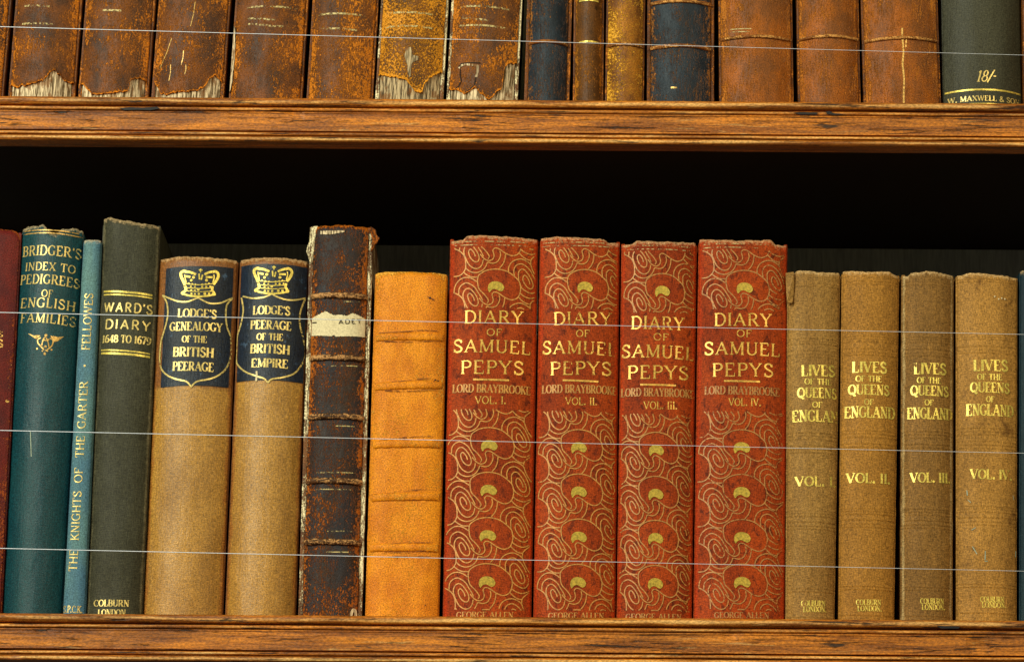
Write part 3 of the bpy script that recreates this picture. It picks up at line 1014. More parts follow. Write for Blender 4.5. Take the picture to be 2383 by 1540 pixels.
R.build('scuff_mark', G_WORN)

# 12..14 russet calf
ru = ((1674, 1847, 1672, 1843.5, 85.5, 'broad russet leather book with one raised band, standing right of the wide blue-black book'),
      (1857.5, 2003, 1853, 1998, 85, 'narrowest russet leather book, one raised band, middle of its three alike'),
      (2009, 2191, 2004, 2181, 89, 'broad russet leather book with a pale drip running down its spine'))
for i, (a, b, c, d, y, lb) in enumerate(ru):
    B = upper(lb, GC, a, b, 241, c, d, M_RUSSET, M_BOARDBROWN, bulge=0.0085, jw=0.0014)
    B.band(B.st((a + b) / 2, y)[1], M_BANDTAN if i < 9 else M_RUSSET, 0.0022, 0.0015)
    if i == 0:
        R = Ribbons(B)
        for q0, q1 in (((1698, 70), (1750, 68)), ((1700, 76), (1748, 75))):
            R.stroke(B.pts([q0, q1]), 0.0006)
        R.build('gilt_rule', G_OLD)
    if i == 2:
        R = Ribbons(B)
        pp = [(1310, 250), (1308, 280), (1312, 350), (1318, 420), (1320, 480), (1312, 560), (1318, 620), (1325, 720), (1322, 820), (1322, 915)]
        R.stroke(smooth_path(B.pts([(1753.5 + x * 0.264, y * 0.264) for x, y in pp]), 4), 0.0011)
        R.stroke(B.pts([(1753.5 + x * 0.264, y * 0.264) for x, y in ((1345, 340), (1340, 420))]), 0.0007)
        R.build('drip_stain', G_WORN, 'pale drip down the spine')
# 15 greenish black cloth
B = Book('greenish black cloth book with gilt price 18/- above a gilt band at its foot', None, Z_UP, 2193.5, 2379, 242, 2190, 2375, 0,
         bulge=0.0115, p=2.2, jw=0.0006, height=0.2)
B.spine(M_GREENBLK, nt=60)
B.boards(M_GREENBLK)
B.pages(M_PAGE)
c4 = lambda x, y: (1753.5 + x * 0.264, y * 0.264)
R = Ribbons(B)
R.text('18/-', B.st(*c4(1962, 722)), B.st(*c4(2125, 722)), 27 / 3870, 'light', slant=0.28)
R.build('price_lettering', G_PALE)
tb = B.st(*c4(2030, 792))[1]
ww = B.ws(tb) / 2 * 0.97
R = Ribbons(B)
R.stroke([(-ww + 2 * ww * i / 40, tb) for i in range(41)], 0.0011)
t2_ = B.st(*c4(2040, 918))[1]
R.stroke([(-ww + 2 * ww * i / 40, t2_) for i in range(41)], 0.0011)
R.build('gilt_rule', G_BRIGHT)
tl_ = B.st(*c4(2030, 890))[1]
R = Ribbons(B)
R.text('W. MAXWELL & SON', (-ww * 0.93, tl_), (ww * 0.95, tl_), 12.5 / 3870, 'fat')
R.build('publisher_lettering', G_PALE)
B = upper('brown book cut off by the right edge of the photo, upper shelf', None, 2383, 2520, 243, 2379, 2516, M_RUSSET, M_BOARDBROWN, bulge=0.006, jw=0.0016)


# ------------------------------------------------------------------ lower row
def lines(B, rows, mat, name, style):
    R = Ribbons(B)
    for r in rows:
        s, x0, y0, x1, y1, h = r[:6]
        R.text(s, B.st(x0, y0), B.st(x1, y1), h / 3870 * 1.02, r[6] if len(r) > 6 else style)
    return R.build(name, mat)


# 0 maroon at the left edge
B = Book('maroon leather book cut off by the left edge of the photo, lower shelf', None, Z_LOW, -165, 3, 1425, -120, 50, 538, bulge=0.006, jw=0.0008)
B.spine(M_MAROON, topfn=lambda u: -0.004 * max(0, (u - 0.86) / 0.14) ** 2)
B.boards(M_MAROON)
B.pages(M_PAGE)
R = Ribbons(B)
R.text('S', B.st(-7, 783), B.st(7, 784), 13 / 3870, 'fat')
R.text('S', B.st(-11, 807), B.st(8, 808), 18 / 3870, 'fat')
R.build('title_lettering', G_WORN)
R = Ribbons(B)
for x, y, a, b in ((17, 933, 9, 4), (20, 901, 3, 2), (26, 850, 3, 2), (12, 1160, 4, 2), (3, 1225, 6, 2), (7, 1180, 5, 2), (14, 1060, 3, 2), (2, 1330, 3, 6), (8, 1290, 3, 3)):
    R.disc(B.st(x, y), a / 3870 * 0.5, 8, b / 3870)
R.build('scuff_mark', G_WORN)

# 1 dark teal
B = Book('dark teal cloth book with frayed head, six-line gilt title and winged gilt emblem', None, Z_LOW, 6, 145, 1426, 50.5, 196, 541, bulge=0.009, p=2.0, jw=0.0006)


def frayed(u):
    return 0.0022 * math.exp(-((u + 0.75) / 0.3) ** 2) + 0.003 * math.exp(-((u + 0.3) / 0.14) ** 2) - 0.0025 * math.exp(-((u - 0.1) / 0.25) ** 2) + 0.0012 * math.exp(-((u - 0.7) / 0.3) ** 2)


B.spine(M_TEAL, ragged=0.0009, topfn=frayed)
B.boards(M_TEAL)
B.pages(M_PAGE)
lines(B, [("BRIDGER'S", 53.3, 598, 188.5, 604.5, 23), ('INDEX TO', 59, 631, 174.5, 638, 18.7), ('PEDIGREES', 48, 663, 184, 672.5, 21.6),
          ('OF', 96.5, 690.4, 122.4, 692, 16.5), ('ENGLISH', 48, 717.2, 174.3, 725.8, 22), ('FAMILIES', 48, 751.7, 175.5, 761.8, 22)],
      G_PALE, 'title_lettering', 'roman')
for a, b, w_ in (((56, 540), (192, 547), 2.5), ((56, 546.5), (192, 554), 2.5)):
    B.rule(a, b, w_, G_WORN)
e = lambda x, y: B.st((60 + x / 11) * 0.7157, (1040 + y / 11) * 0.7157)
R = Ribbons(B)
R.poly([e(345, 490), e(640, 690), e(790, 560), e(620, 525)])
R.poly([e(1130, 560), e(1290, 790), e(1400, 760), e(1620, 600), e(1400, 610)])
R.disc(e(985, 550), 0.0009)
R.disc(e(960, 960), 0.0009)
R.disc(e(940, 1210), 0.0007, 8, 0.0013)
R.disc(e(670, 1030), 0.0006)
R.disc(e(1180, 1070), 0.0006)
for pp in ([(800, 640), (700, 700), (700, 820), (780, 920), (900, 1050), (960, 1090)], [(1120, 660), (1230, 720), (1220, 860), (1160, 960), (1040, 1060), (960, 1090)],
           [(830, 950), (880, 720), (960, 600)], [(1090, 980), (1050, 760), (980, 620)], [(880, 700), (1000, 740), (1100, 690)], [(840, 1120), (940, 1080), (1060, 1130)]):
    R.stroke(smooth_path([e(*q) for q in pp], 4), 0.00075)
R.build('emblem', G_WORN, 'winged gilt emblem')
R = Ribbons(B)
R.stroke(B.pts([(71, 1003), (72, 1030), (73, 1062)]), 0.0005)
R.build('scuff_mark', M_CHALK)

# 2 thin pale blue
B = Book('thin faded blue cloth book with gilt title running up its spine', None, Z_LOW, 146, 198.5, 1428, 194, 236.5, 561, bulge=0.0022, p=3.0, jw=0.0005)
B.spine(M_PALEBLUE, ragged=0.0003, ns=24)
B.boards(M_PALEBLUE, th=0.0018)
B.pages(M_PAGE, th=0.0018)
R = Ribbons(B)
bx = lambda y: 180 + (1301 - y) * 0.0587
for s, y0, y1 in (('THE', 1328.5, 1278), ('KNIGHTS', 1257, 1142), ('OF', 1123, 1087.5), ('THE', 1064, 1014), ('GARTER', 997, 887), ('FELLOWES', 815, 682.6)):
    R.text(s, B.st(bx(y0), y0), B.st(bx(y1), y1), 18.5 / 3870, 'light')
R.disc(B.st(197, 851), 0.0007)
R.build('title_lettering', G_PALE)
lines(B, [('S.P.C.K.', 147, 1424.7, 191, 1425.5, 15.5)], G_PALE, 'publisher_lettering', 'light')

# 3 dark olive
B = Book('tall dark olive-grey cloth book with two pairs of gilt lines around a gilt title', None, Z_LOW, 200, 331, 1431, 239, 374, 522, bulge=0.006, p=2.6, jw=0.0006)
B.spine(M_OLIVE, ragged=0.0007, topfn=lambda u: 0.002 * math.exp(-((u + 0.75) / 0.3) ** 2) - 0.0016 * u)
B.boards(M_OLIVE)
B.pages(M_PAGE)
lines(B, [("WARD'S", 242, 726.4, 354, 733, 21.6, 'sans'), ('DIARY', 244, 765.6, 349.5, 772, 22, 'sans'), ('1648 TO 1679', 238.5, 797.8, 350, 803.6, 17.5, 'fat')],
      G_PALE, 'title_lettering', 'sans')
for a, b, w_ in (((242, 679), (354, 687.8), 4.6), ((242, 686.5), (354, 694.5), 3), ((236, 815), (348.6, 823.8), 3), ((236, 822.5), (348.6, 831.2), 5)):
    B.rule(a, b, w_, G_BRIGHT)
lines(B, [('COLBURN', 218.7, 1410, 299.7, 1410.8, 14.4), ('LONDON', 228, 1432, 292, 1432.6, 14.4)], G_PALE, 'publisher_lettering', 'fat')


# 4, 5 buff cloth with navy labels
def crown(B, dx, dy, par):
    q = lambda x, y: B.st((560 + (x + dx) / 5.542) * 0.7157, (850 + (y + dy) / 5.542) * 0.7157)
    R = Ribbons(B, 0.0006)
    u = 0.0000334
    for pp, w_ in (([(235, 430), (200, 350), (165, 270), (165, 205), (215, 180), (260, 190)], 50), ([(735, 420), (795, 340), (825, 270), (815, 215), (770, 185), (720, 195)], 48),
                   ([(255, 395), (235, 300), (228, 240)], 20), ([(725, 390), (750, 300), (745, 240)], 20),
                   ([(250, 190), (330, 200), (430, 240)], 44), ([(715, 190), (650, 205), (580, 240)], 42),
                   ([(235, 450), (250, 520), (200, 560)], 50), ([(725, 450), (715, 520), (750, 570)], 44),
                   ([(200, 590), (330, 622), (480, 634), (620, 626), (750, 600)], 34), ([(270, 478), (480, 492), (720, 482)], 16), ([(270, 535), (480, 550), (710, 540)], 14),
                   ([(250, 405), (480, 425), (740, 405)], 15), ([(485, 225), (490, 330)], 26), ([(545, 245), (520, 335)], 28), ([(250, 270), (330, 285)], 38), ([(600, 285), (720, 290)], 38),
                   ([(480, 160), (545, 160)], 26), ([(512, 135), (510, 205)], 22)):
        R.stroke(smooth_path([q(*p_) for p_ in pp], 5), w_ * u)
    for x, y, r in ((195, 575, 36), (745, 590, 36), (385, 290, 28), (345, 345, 26), (615, 345, 28), (300, 400, 18), (360, 412, 18), (420, 420, 18), (540, 420, 20), (600, 412, 18), (660, 402, 20),
                    (340, 455, 18), (410, 462, 16), (540, 462, 20), (610, 460, 20), (680, 455, 18), (345, 520, 18), (470, 510, 24), (410, 530, 16), (480, 590, 22), (585, 585, 26), (660, 585, 22), (350, 585, 20), (410, 590, 20)):
        R.disc(q(x, y), r * u, 8)
    R.build('crown_emblem', G_BRIGHT, 'gilt crown', par)


c7 = lambda x, y: (322.1 + x * 0.2788, 536.8 + y * 0.2788)


def lodge(label, corners, lab, shield, rows, crown_off):
    B = Book(label, 'buff cloth books with navy crown labels', Z_LOW, *corners, bulge=0.009, p=2.2, jw=0.0007)
    tl, tr, bl, br = [B.st(*p_) for p_ in lab]
    B.headfn = lambda t, u: max(0.0, min(1.0, (t - bl[1] + 0.004) / 0.008))
    B.spine(M_BUFF, ragged=0.0008)
    B.boards(M_BUFFTOP)
    B.pages(M_PAGE)
    par = B.patch('title_label', [(bl[0], tl[1]), (br[0], tr[1])], [(bl[0], bl[1]), (br[0], br[1])], M_LABEL, off=0.00036, n=40, m=50, rough=0.0003,
            label='navy black leather label')
    R = Ribbons(B, 0.0006)
    for pp in shield:
        R.stroke(smooth_path(B.pts([c7(*p_) for p_ in pp]), 5), 0.00095)
    R.build('shield_outline', G_PALE, None, par)
    R = Ribbons(B, 0.0006)
    for s, x0, y0, x1, y1, h in rows:
        R.text(s, B.st(x0, y0), B.st(x1, y1), h / 3870, 'fat')
    R.build('title_lettering', G_PALE, None, par)
    crown(B, *crown_off, par)
    return B


lodge('thicker buff cloth book with navy crown label whose gilt title ends in PEERAGE', (331.5, 518, 1434, 369, 554.5, 606),
      ((383.4, 626), (543.7, 624.6), (374.5, 902), (531, 902)),
      ([(205, 540), (260, 565), (330, 590), (400, 595), (450, 580), (500, 560)], [(500, 560), (540, 585), (600, 608), (680, 605), (740, 580), (785, 562)],
       [(210, 545), (240, 600), (250, 680), (240, 760), (215, 850), (195, 920), (186, 1000), (184, 1090), (200, 1160), (250, 1210), (320, 1240), (390, 1255), (420, 1275), (440, 1305)],
       [(440, 1305), (465, 1275), (500, 1255), (590, 1238), (660, 1210), (720, 1160), (755, 1090), (768, 1020), (765, 895), (735, 800), (725, 700), (735, 620), (778, 570)]),
      [("LODGE'S", 414, 738, 503, 741.7, 19.5), ('GENEALOGY', 396, 770.4, 515.9, 773.2, 20), ('OF THE', 423.9, 796.6, 481, 798, 15.5), ('BRITISH', 403, 829.5, 496.3, 832.3, 21.5), ('PEERAGE', 402.4, 862.4, 496.3, 865.2, 20.6)],
      (0, 0))
B5 = lodge('narrower buff cloth book with navy crown label whose gilt title ends in EMPIRE', (523, 688, 1437, 558, 718, 608.5),
           ((562, 620.4), (711, 623.2), (551.5, 889.5), (704.5, 892.3)),
           ([(875, 548), (950, 565), (1030, 560), (1080, 545), (1115, 528)], [(1115, 528), (1150, 550), (1220, 575), (1300, 580), (1390, 565)],
            [(865, 560), (880, 650), (872, 730), (850, 820), (830, 890), (824, 1000), (822, 1085), (842, 1130), (900, 1180), (990, 1215), (1050, 1235), (1082, 1270)],
            [(1082, 1270), (1110, 1240), (1200, 1225), (1290, 1195), (1350, 1130), (1383, 1060), (1386, 990), (1370, 900), (1345, 800), (1340, 720), (1355, 650), (1385, 575)]),
           [("LODGE'S", 589.2, 732, 674, 734.2, 20), ('PEERAGE', 583.6, 766, 676.7, 769.6, 20), ('OF THE', 598, 791.3, 658, 792.7, 15.5), ('BRITISH', 582.8, 821.7, 672.8, 825.4, 21), ('EMPIRE', 585.6, 854.6, 669.2, 857.4, 20)],
           (1322, -52))
R = Ribbons(B5, 0.0007)
R.stroke(B5.pts([c7(988, 1172), c7(990, 1210), c7(985, 1255)]), 0.0011)
R.build('scuff_mark', M_SLIP)

# 6 decayed dark calf with five bands
cA = lambda x, y: (679.9 + x * 0.3253, 501 + y * 0.3253)
cB = lambda x, y: (679.9 + x * 0.3728, 966.2 + y * 0.3728)
B = Book('crumbling dark leather book with five raised bands and a torn paper slip', None, Z_LOW, 693, 842, 1440, 721, 868, 531, bulge=0.0055, p=3.0, jw=0.0028)
B.spine(M_DARKCALF, nt=110, ragged=0.0009, dent=0.0004)
B.boards(M_EDGEWORN, th=0.003, short=-0.0012)
B.pages(M_PAGE, th=0.003)
for fn, x, y in ((cA, 340, 575), (cA, 330, 1018), (cA, 320, 1438), (cB, 255, 408), (cB, 245, 788)):
    B.band(B.st(*fn(x, y))[1], M_BANDDARK, 0.0038, 0.0022, ns=50)
for fn, a, b in ((cA, (370, 618), (505, 622)), (cA, (270, 1078), (470, 1080)), (cB, (150, 358), (410, 362)), (cB, (140, 462), (380, 466)), (cB, (220, 722), (380, 724)), (cB, (210, 852), (370, 854)), (cB, (270, 66), (390, 70))):
    B.rule(fn(*a), fn(*b), 2.6, G_OLD)
slip = B.patch('paper_label', sorted(B.pts([cA(142, 738), cA(190, 712), cA(240, 686), cA(268, 702), cA(300, 716), cA(340, 712), cA(395, 720), cA(430, 700), cA(470, 716), cA(520, 742)])),
        sorted(B.pts([cA(142, 864), cA(280, 866), cA(300, 856), cA(310, 868), cA(520, 874)])), M_SLIP, off=0.00045, n=80, m=12, rough=0.0007, label='torn yellowed paper slip')
R = Ribbons(B, 0.0008)
R.text('ADET', B.st(*cA(330, 779)), B.st(*cA(492, 777)), 10 / 3870, 'sans')
R.stroke(B.pts([cA(150, 770), cA(180, 768)]), 0.0006)
R.build('title_lettering', M_INK, None, slip)


def scrap(B, name, pts, th, mat, y0, label=None):
    """a curled scrap of covering, with thickness; pts in photo units, placed at local depth y0"""
    P = [B.Mi @ hit(x, y, B.root.location.y + y0) for x, y in pts]
    P = [(p_.x, p_.z) for p_ in P]
    n = len(P)
    v = [(x, y0 - 0.0006 * math.sin(i * 1.7), z) for i, (x, z) in enumerate(P)] + [(x, y0 + th, z) for x, z in P]
    f = [tuple(range(n)), tuple(range(2 * n - 1, n - 1, -1))] + [(i, i + n, (i + 1) % n + n, (i + 1) % n) for i in range(n)]
    o = new_obj(name, v, f, mat, B.root, [(p_[0] * 1.3, p_[2]) for p_ in v], {'edge': [0.95] * (2 * n), 'tear': [0.2] * (2 * n)}, smooth=False)
    if label:
        o['label'] = label
    return o


scrap(B, 'torn_leather', [cA(124, 330), cA(112, 290), cA(100, 262), cA(108, 220), cA(122, 190), cA(126, 110), cA(140, 80), cA(180, 76), cA(190, 95), cA(172, 130), cA(160, 200), cA(150, 300), cA(140, 345)], 0.003, M_EDGEWORN, -0.0006)
scrap(B, 'torn_leather', [cA(540, 92), cA(565, 84), cA(598, 105), cA(604, 140), cA(622, 162), cA(606, 195), cA(590, 205), cA(580, 240), cA(560, 262), cA(572, 180), cA(560, 130), cA(542, 120)], 0.003, M_DARKCALF, -0.0004)
B.patch('exposed_lining', B.pts([cA(205, 115), cA(270, 112), cA(375, 110)]), B.pts([cA(205, 138), cA(270, 140), cA(375, 122)]), M_LIN, off=0.0006, n=30, m=4, rough=0.0005)
R = Ribbons(B, 0.0006)
R.stroke(smooth_path(B.pts([cB(362, 1268), cB(366, 1235), cB(378, 1212), cB(390, 1222), cB(392, 1268)]), 4), 0.0016)
R.build('exposed_lining', M_LIN, 'pale chip at the foot of the spine')

# 7 orange tan
B = Book('smooth orange-tan leather book with creased low bands, just left of the red set', None, Z_LOW, 849, 1021, 1441.5, 873, 1041.5, 637, bulge=0.004, p=4.0, jw=0.0005)
B.spine(M_TAN, nt=90, ragged=0.0003, dent=0.0003, topfn=lambda u: -0.0006 * u * u)
B.boards(M_TAN)
B.pages(M_PAGE)
for y, lean in ((783, 0.0005), (896, 0.001), (1032, 0.0006), (1155, 0.0008), (1273, 0.0004)):
    B.band(B.st(940, y)[1], M_TAN, 0.0050, 0.0012, lean, ends=0.92, label=None)
R = Ribbons(B, 0.0008)
rg = random.Random(5)
for pp in ([cA(620, 845), cA(760, 836), cA(920, 824), cA(1080, 834)], [cA(630, 885), cA(800, 888), cA(1060, 882)], [cA(625, 904), cA(820, 906), cA(1050, 902)],
           [cA(580, 1208), cA(760, 1190), cA(900, 1172), cA(1030, 1165)], [cA(620, 1252), cA(800, 1258), cA(1050, 1250)],
           [cB(500, 172), cB(600, 152), cB(720, 136), cB(880, 132)], [cB(560, 182), cB(750, 192), cB(930, 180)], [cB(480, 498), cB(620, 486), cB(800, 462), cB(915, 468)], [cB(560, 515), cB(720, 526), cB(915, 522)],
           [cB(490, 840), cB(560, 812), cB(680, 796), cB(910, 796)], [cB(560, 850), cB(720, 852), cB(905, 838)], [cB(620, 880), cB(880, 882)]):
    R.stroke(smooth_path(B.pts(pp), 5), [0.0003 + 0.00035 * rg.random() for _ in range(9)])
R.build('crease', M_CREASE)
R = Ribbons(B, 0.0009)
for c_, r_ in ((cA(985, 592), 11), (cA(1005, 605), 8), (cA(972, 588), 6), (cA(988, 630), 4), (cA(1020, 1178), 9), (cA(1040, 1186), 8), (cA(1012, 1190), 6), (cA(780, 1155), 4), (cB(602, 400), 4), (cB(888, 322), 4), (cB(830, 1185), 6), (cB(925, 1090), 5)):
    R.disc(B.st(*c_), r_ * 0.000075, 7, r_ * 0.000055)
R.build('ink_spot', M_BLKMARK)

# 8..11 red set -------------------------------------------------------------------
ORN_L = [
    [(455, 850), (465, 800), (490, 765), (570, 712), (680, 682), (800, 681), (930, 715), (1040, 790), (1110, 860), (1135, 940), (1135, 1020), (1105, 1110), (1050, 1155), (980, 1165), (890, 1130), (830, 1090), (770, 1055), (720, 1050), (690, 1085), (700, 1130), (710, 1180), (690, 1230), (640, 1255), (590, 1245), (540, 1210), (490, 1150)],
    [(455, 850), (465, 940), (490, 1010), (560, 1080), (610, 1140), (635, 1190), (615, 1228)],
    [(90, 1050), (100, 960), (140, 880), (210, 825), (290, 812), (370, 835), (445, 885)],
    [(165, 1075), (170, 990), (210, 930), (280, 900), (350, 925), (420, 980), (470, 1060), (510, 1120), (545, 1190)],
    [(540, 1240), (525, 1315), (485, 1368), (420, 1385), (350, 1350), (300, 1290), (260, 1200), (235, 1130), (237, 1060), (270, 1005), (320, 990), (370, 1020), (420, 1080), (460, 1150), (475, 1215), (460, 1265), (420, 1275), (370, 1245), (330, 1190), (310, 1130), (312, 1090), (340, 1070), (370, 1095), (400, 1140), (415, 1190)],
    [(265, 1365), (320, 1420), (400, 1450), (480, 1440), (550, 1395), (590, 1335), (612, 1285), (690, 1297), (760, 1272), (800, 1210), (812, 1150), (800, 1095)],
    [(890, 1140), (880, 1230), (850, 1310), (800, 1372)],
    [(90, 1050), (150, 1080), (210, 1130), (250, 1200), (265, 1280), (265, 1370), (235, 1440), (170, 1490), (80, 1497)],
    [(235, 1440), (300, 1490), (370, 1520), (452, 1522)],
    [(940, 718), (945, 640), (985, 565), (1050, 520), (1130, 500), (1200, 515), (1280, 565), (1310, 640), (1350, 720), (1410, 800)],
    [(1120, 905), (1160, 970), (1220, 1010), (1280, 1035), (1335, 1030), (1372, 990), (1385, 920), (1370, 850), (1340, 770), (1290, 680), (1230, 620), (1160, 580), (1100, 585), (1050, 620), (1025, 690), (1035, 775)],
    [(1105, 850), (1100, 770), (1102, 710), (1140, 665), (1190, 668), (1240, 720), (1290, 790), (1325, 870), (1330, 930), (1302, 965), (1258, 958), (1210, 910), (1172, 840), (1175, 780), (1200, 757), (1240, 790), (1272, 850), (1280, 895)],
    [(1130, 1055), (1200, 1100), (1300, 1120), (1400, 1075)],
    [(1108, 1120), (1160, 1168), (1220, 1205), (1285, 1215)],
    [(1400, 1100), (1325, 1165), (1292, 1215), (1290, 1290)],
]
BEAN_T = [(620, 990), (632, 930), (680, 887), (740, 875), (800, 885), (850, 915), (880, 970)]
BEAN_B = [(620, 995), (635, 1040), (650, 1055), (668, 1030), (695, 1006), (740, 1000), (790, 1025), (830, 1036), (865, 1015), (880, 975)]


def pepys(label, corners, title, rule, beans, ylim_top, ylim_low, pub):
    B = Book(label, 'four red cloth volumes of one set', Z_LOW, *corners, bulge=0.0058, p=2.8, jw=0.0006)
    sd = B.seed
    vol = len([b for b in BOOKS if b.root.get('group') == 'four red cloth volumes of one set']) - 1
    B.spine(M_RED, nt=80, ragged=0.0006, topfn=lambda u: 0.0004 * math.cos(u * 3 + sd) - 0.0022 * max(0.0, min(1.0, (u * (1 if sd % 2 else -1) - 0.62) * 9)))
    B.boards(M_RED)
    B.pages(M_PAGE)
    sc = 105.7 / 695 / 3870 * 1.0
    cx = (corners[0] + corners[1] + corners[3] + corners[4]) / 4
    fx = min(1.0, (corners[1] - corners[0] + corners[4] - corners[3]) / 2 / 207) ** 0.6

    def panel(tiles, ya, yb, clipx=0.0008):
        ta, tb = B.st(cx, ya)[1], B.st(cx, yb)[1]
        hw = B.ws(B.H / 2) / 2 - clipx
        R = Ribbons(B, 0.0002, clip=lambda p_: tb < p_[1] < ta and abs(p_[0]) < hw)
        for c_ in tiles:
            for path in ORN_L:
                R.stroke([(c_[0] + (x - 750) * sc * fx, c_[1] + (960 - y) * sc) for x, y in smooth_path(path, 4)], 0.00068)
        R.build('gilt_ornament', G_ORNS[vol])

    bc = B.pts(beans)
    per = (bc[1][1] - bc[4][1]) / 3
    top = bc[0]
    panel([top, (top[0], top[1] + per), (top[0], top[1] - per)], ylim_top[0], ylim_top[1])
    panel([(bc[1][0] - 0.0002, bc[1][1] + per)] + bc[1:] + [(bc[4][0], bc[4][1] - per)], ylim_low[0], ylim_low[1])
    for c_ in bc:
        f_ = lambda L: [(c_[0] + (x - 750) * sc * fx, c_[1] + (960 - y) * sc) for x, y in L]
        B.patch('gilt_bean', f_(smooth_path(BEAN_T, 4)), f_(smooth_path(BEAN_B, 4)), G_BEAN, off=0.0003, n=22, m=6)
    lines(B, title[:4], G_REDS[vol], 'title_lettering', 'roman')
    lines(B, title[4:5], G_ORNS[vol], 'editor_lettering', 'fat')
    lines(B, title[5:], G_REDS[vol], 'volume_lettering', 'light')
    B.rule(rule[0], rule[1], 4.4, G_RED)
    # blind rules across the head
    R = Ribbons(B)
    for y in (ylim_top[0] - 4, ylim_top[0] - 12):
        t = B.st(cx, y)[1]
        hw = B.ws(t) / 2 * 0.97
        R.stroke([(-hw, t), (0, t), (hw, t)], 0.0005)
    R.build('gilt_rule', G_OLD)
    lines(B, [pub], G_ORNS[vol], 'publisher_lettering', 'fat')
    return B


VL = 'red cloth book with gilt swirls, '
pepys(VL + 'lettered VOL. I., beside the smooth orange-tan book', (1029.5, 1236, 1444, 1047.5, 1252.5, 556),
      [('DIARY', 1080, 752, 1217, 754.5, 29), ('OF', 1132, 780.5, 1168, 781.5, 16), ('SAMUEL', 1054.6, 820, 1234, 826, 29), ('PEPYS', 1071.5, 869.4, 1218.7, 872, 30),
       ('LORD BRAYBROOKE', 1053, 913.6, 1234, 919, 18.5), ('VOL. I.', 1105.2, 939, 1177.3, 939.5, 17)],
      ((1100.6, 882.6), (1184.4, 884.8)), [(1154, 667), (1138.4, 1036), (1137, 1140), (1135, 1245.5), (1133.3, 1352.8)], (574, 717), (951, 1418), ('GEORGE ALLEN', 1062, 1437, 1194.3, 1437.6, 13.5))
pepys(VL + 'second of its set, lettered VOL. II.', (1240.5, 1431.5, 1444, 1256.5, 1442.5, 559),
      [('DIARY', 1287.7, 756, 1422.7, 757.5, 29), ('OF', 1340, 783.5, 1372, 784, 16), ('SAMUEL', 1261.7, 824, 1434, 829.5, 29), ('PEPYS', 1280, 872.5, 1422.7, 874, 30),
       ('LORD BRAYBROOKE', 1261, 915.4, 1434, 919.7, 18.5), ('VOL. II.', 1315.3, 941.5, 1389, 942.5, 17)],
      ((1309, 884.5), (1392, 888)), [(1361.3, 668), (1347, 1040.8), (1347, 1144), (1347, 1249), (1345, 1354.5)], (576, 720), (955, 1419), ('GEORGE ALLEN', 1275.7, 1439, 1404.6, 1439.6, 13.5))
pepys(VL + 'third and narrowest of its set, lettered VOL. III.', (1434.5, 1610, 1444, 1446, 1621.5, 567),
      [('DIARY', 1468, 765.2, 1591, 769, 29), ('OF', 1520, 791, 1555.6, 792.5, 16), ('SAMUEL', 1446, 832.7, 1614, 839.5, 29), ('PEPYS', 1459.6, 881.8, 1601.7, 884, 30),
       ('LORD BRAYBROOKE', 1445, 923.8, 1614, 927.8, 18.5), ('VOL. III.', 1497.4, 951, 1575.6, 952, 17)],
      ((1489.7, 894.7), (1572.5, 897)), [(1541.2, 677.5), (1527, 1047), (1526, 1149.5), (1525.5, 1252), (1525, 1357)], (584, 728), (962, 1420), ('GEORGE ALLEN', 1456, 1441, 1585, 1442, 13))
pepys(VL + 'fourth of its set, lettered VOL. IV.', (1613, 1825.5, 1444, 1625.5, 1832.5, 564),
      [('DIARY', 1661.5, 758, 1795, 760, 29), ('OF', 1713.7, 783, 1749, 784, 16), ('SAMUEL', 1638.5, 825.7, 1814, 830.3, 29), ('PEPYS', 1657, 875.7, 1799.6, 877, 30),
       ('LORD BRAYBROOKE', 1639.4, 917.7, 1813.4, 922.3, 18.5), ('VOL. IV.', 1695.3, 943.4, 1770.4, 944.4, 17)],
      ((1684.5, 886), (1768.3, 888)), [(1732.7, 670), (1726, 1041), (1726, 1145), (1727, 1250), (1727, 1354)], (580, 721), (956, 1418), ('GEORGE ALLEN', 1662, 1437, 1789, 1438, 13))


# 12..15 brown cloth set ------------------------------------------------------------
def queens(label, corners, mat, dy, title, pub, bulge=0.0055):
    B = Book(label, 'four brown cloth volumes of one set', Z_LOW, *corners, bulge=bulge, p=2.4, jw=0.0008)
    cx = (corners[0] + corners[1]) / 2
    ts = [B.st(cx, y + dy)[1] for y in (658, 664, 786, 792, 798, 814, 823, 829, 1005, 1012, 1020, 1035, 1043, 1051, 1186, 1192, 1199, 1212, 1222, 1229, 1367, 1374, 1434)]
    amp = [0.00022 + 0.00012 * B.rng.random() for _ in ts]

    def em(s, t):
        r = 0.0
        for a, k in zip(ts, amp):
            d = t - a
            if abs(d) < 0.0022:
                r += k * (math.exp(-(d / 0.00045) ** 2) - 0.6 * math.exp(-((d + 0.0009) / 0.0004) ** 2))
        return r

    B.emboss = em
    sd = B.seed
    B.spine(mat, nt=420, ns=44, ragged=0.0006, dent=0.0003, topfn=lambda u: 0.0005 * math.sin(u * 4 + sd * 2) - 0.0012 * max(0.0, min(1.0, (u * (1 if sd % 2 else -1) - 0.7) * 12)))
    B.boards(mat)
    B.pages(M_PAGE)
    lines(B, title[:5], G_BRIGHT, 'title_lettering', 'fat')
    lines(B, title[5:], G_BRIGHT, 'volume_lettering', 'fat')
    lines(B, pub, G_BRIGHT, 'publisher_lettering', 'fat')
    return B


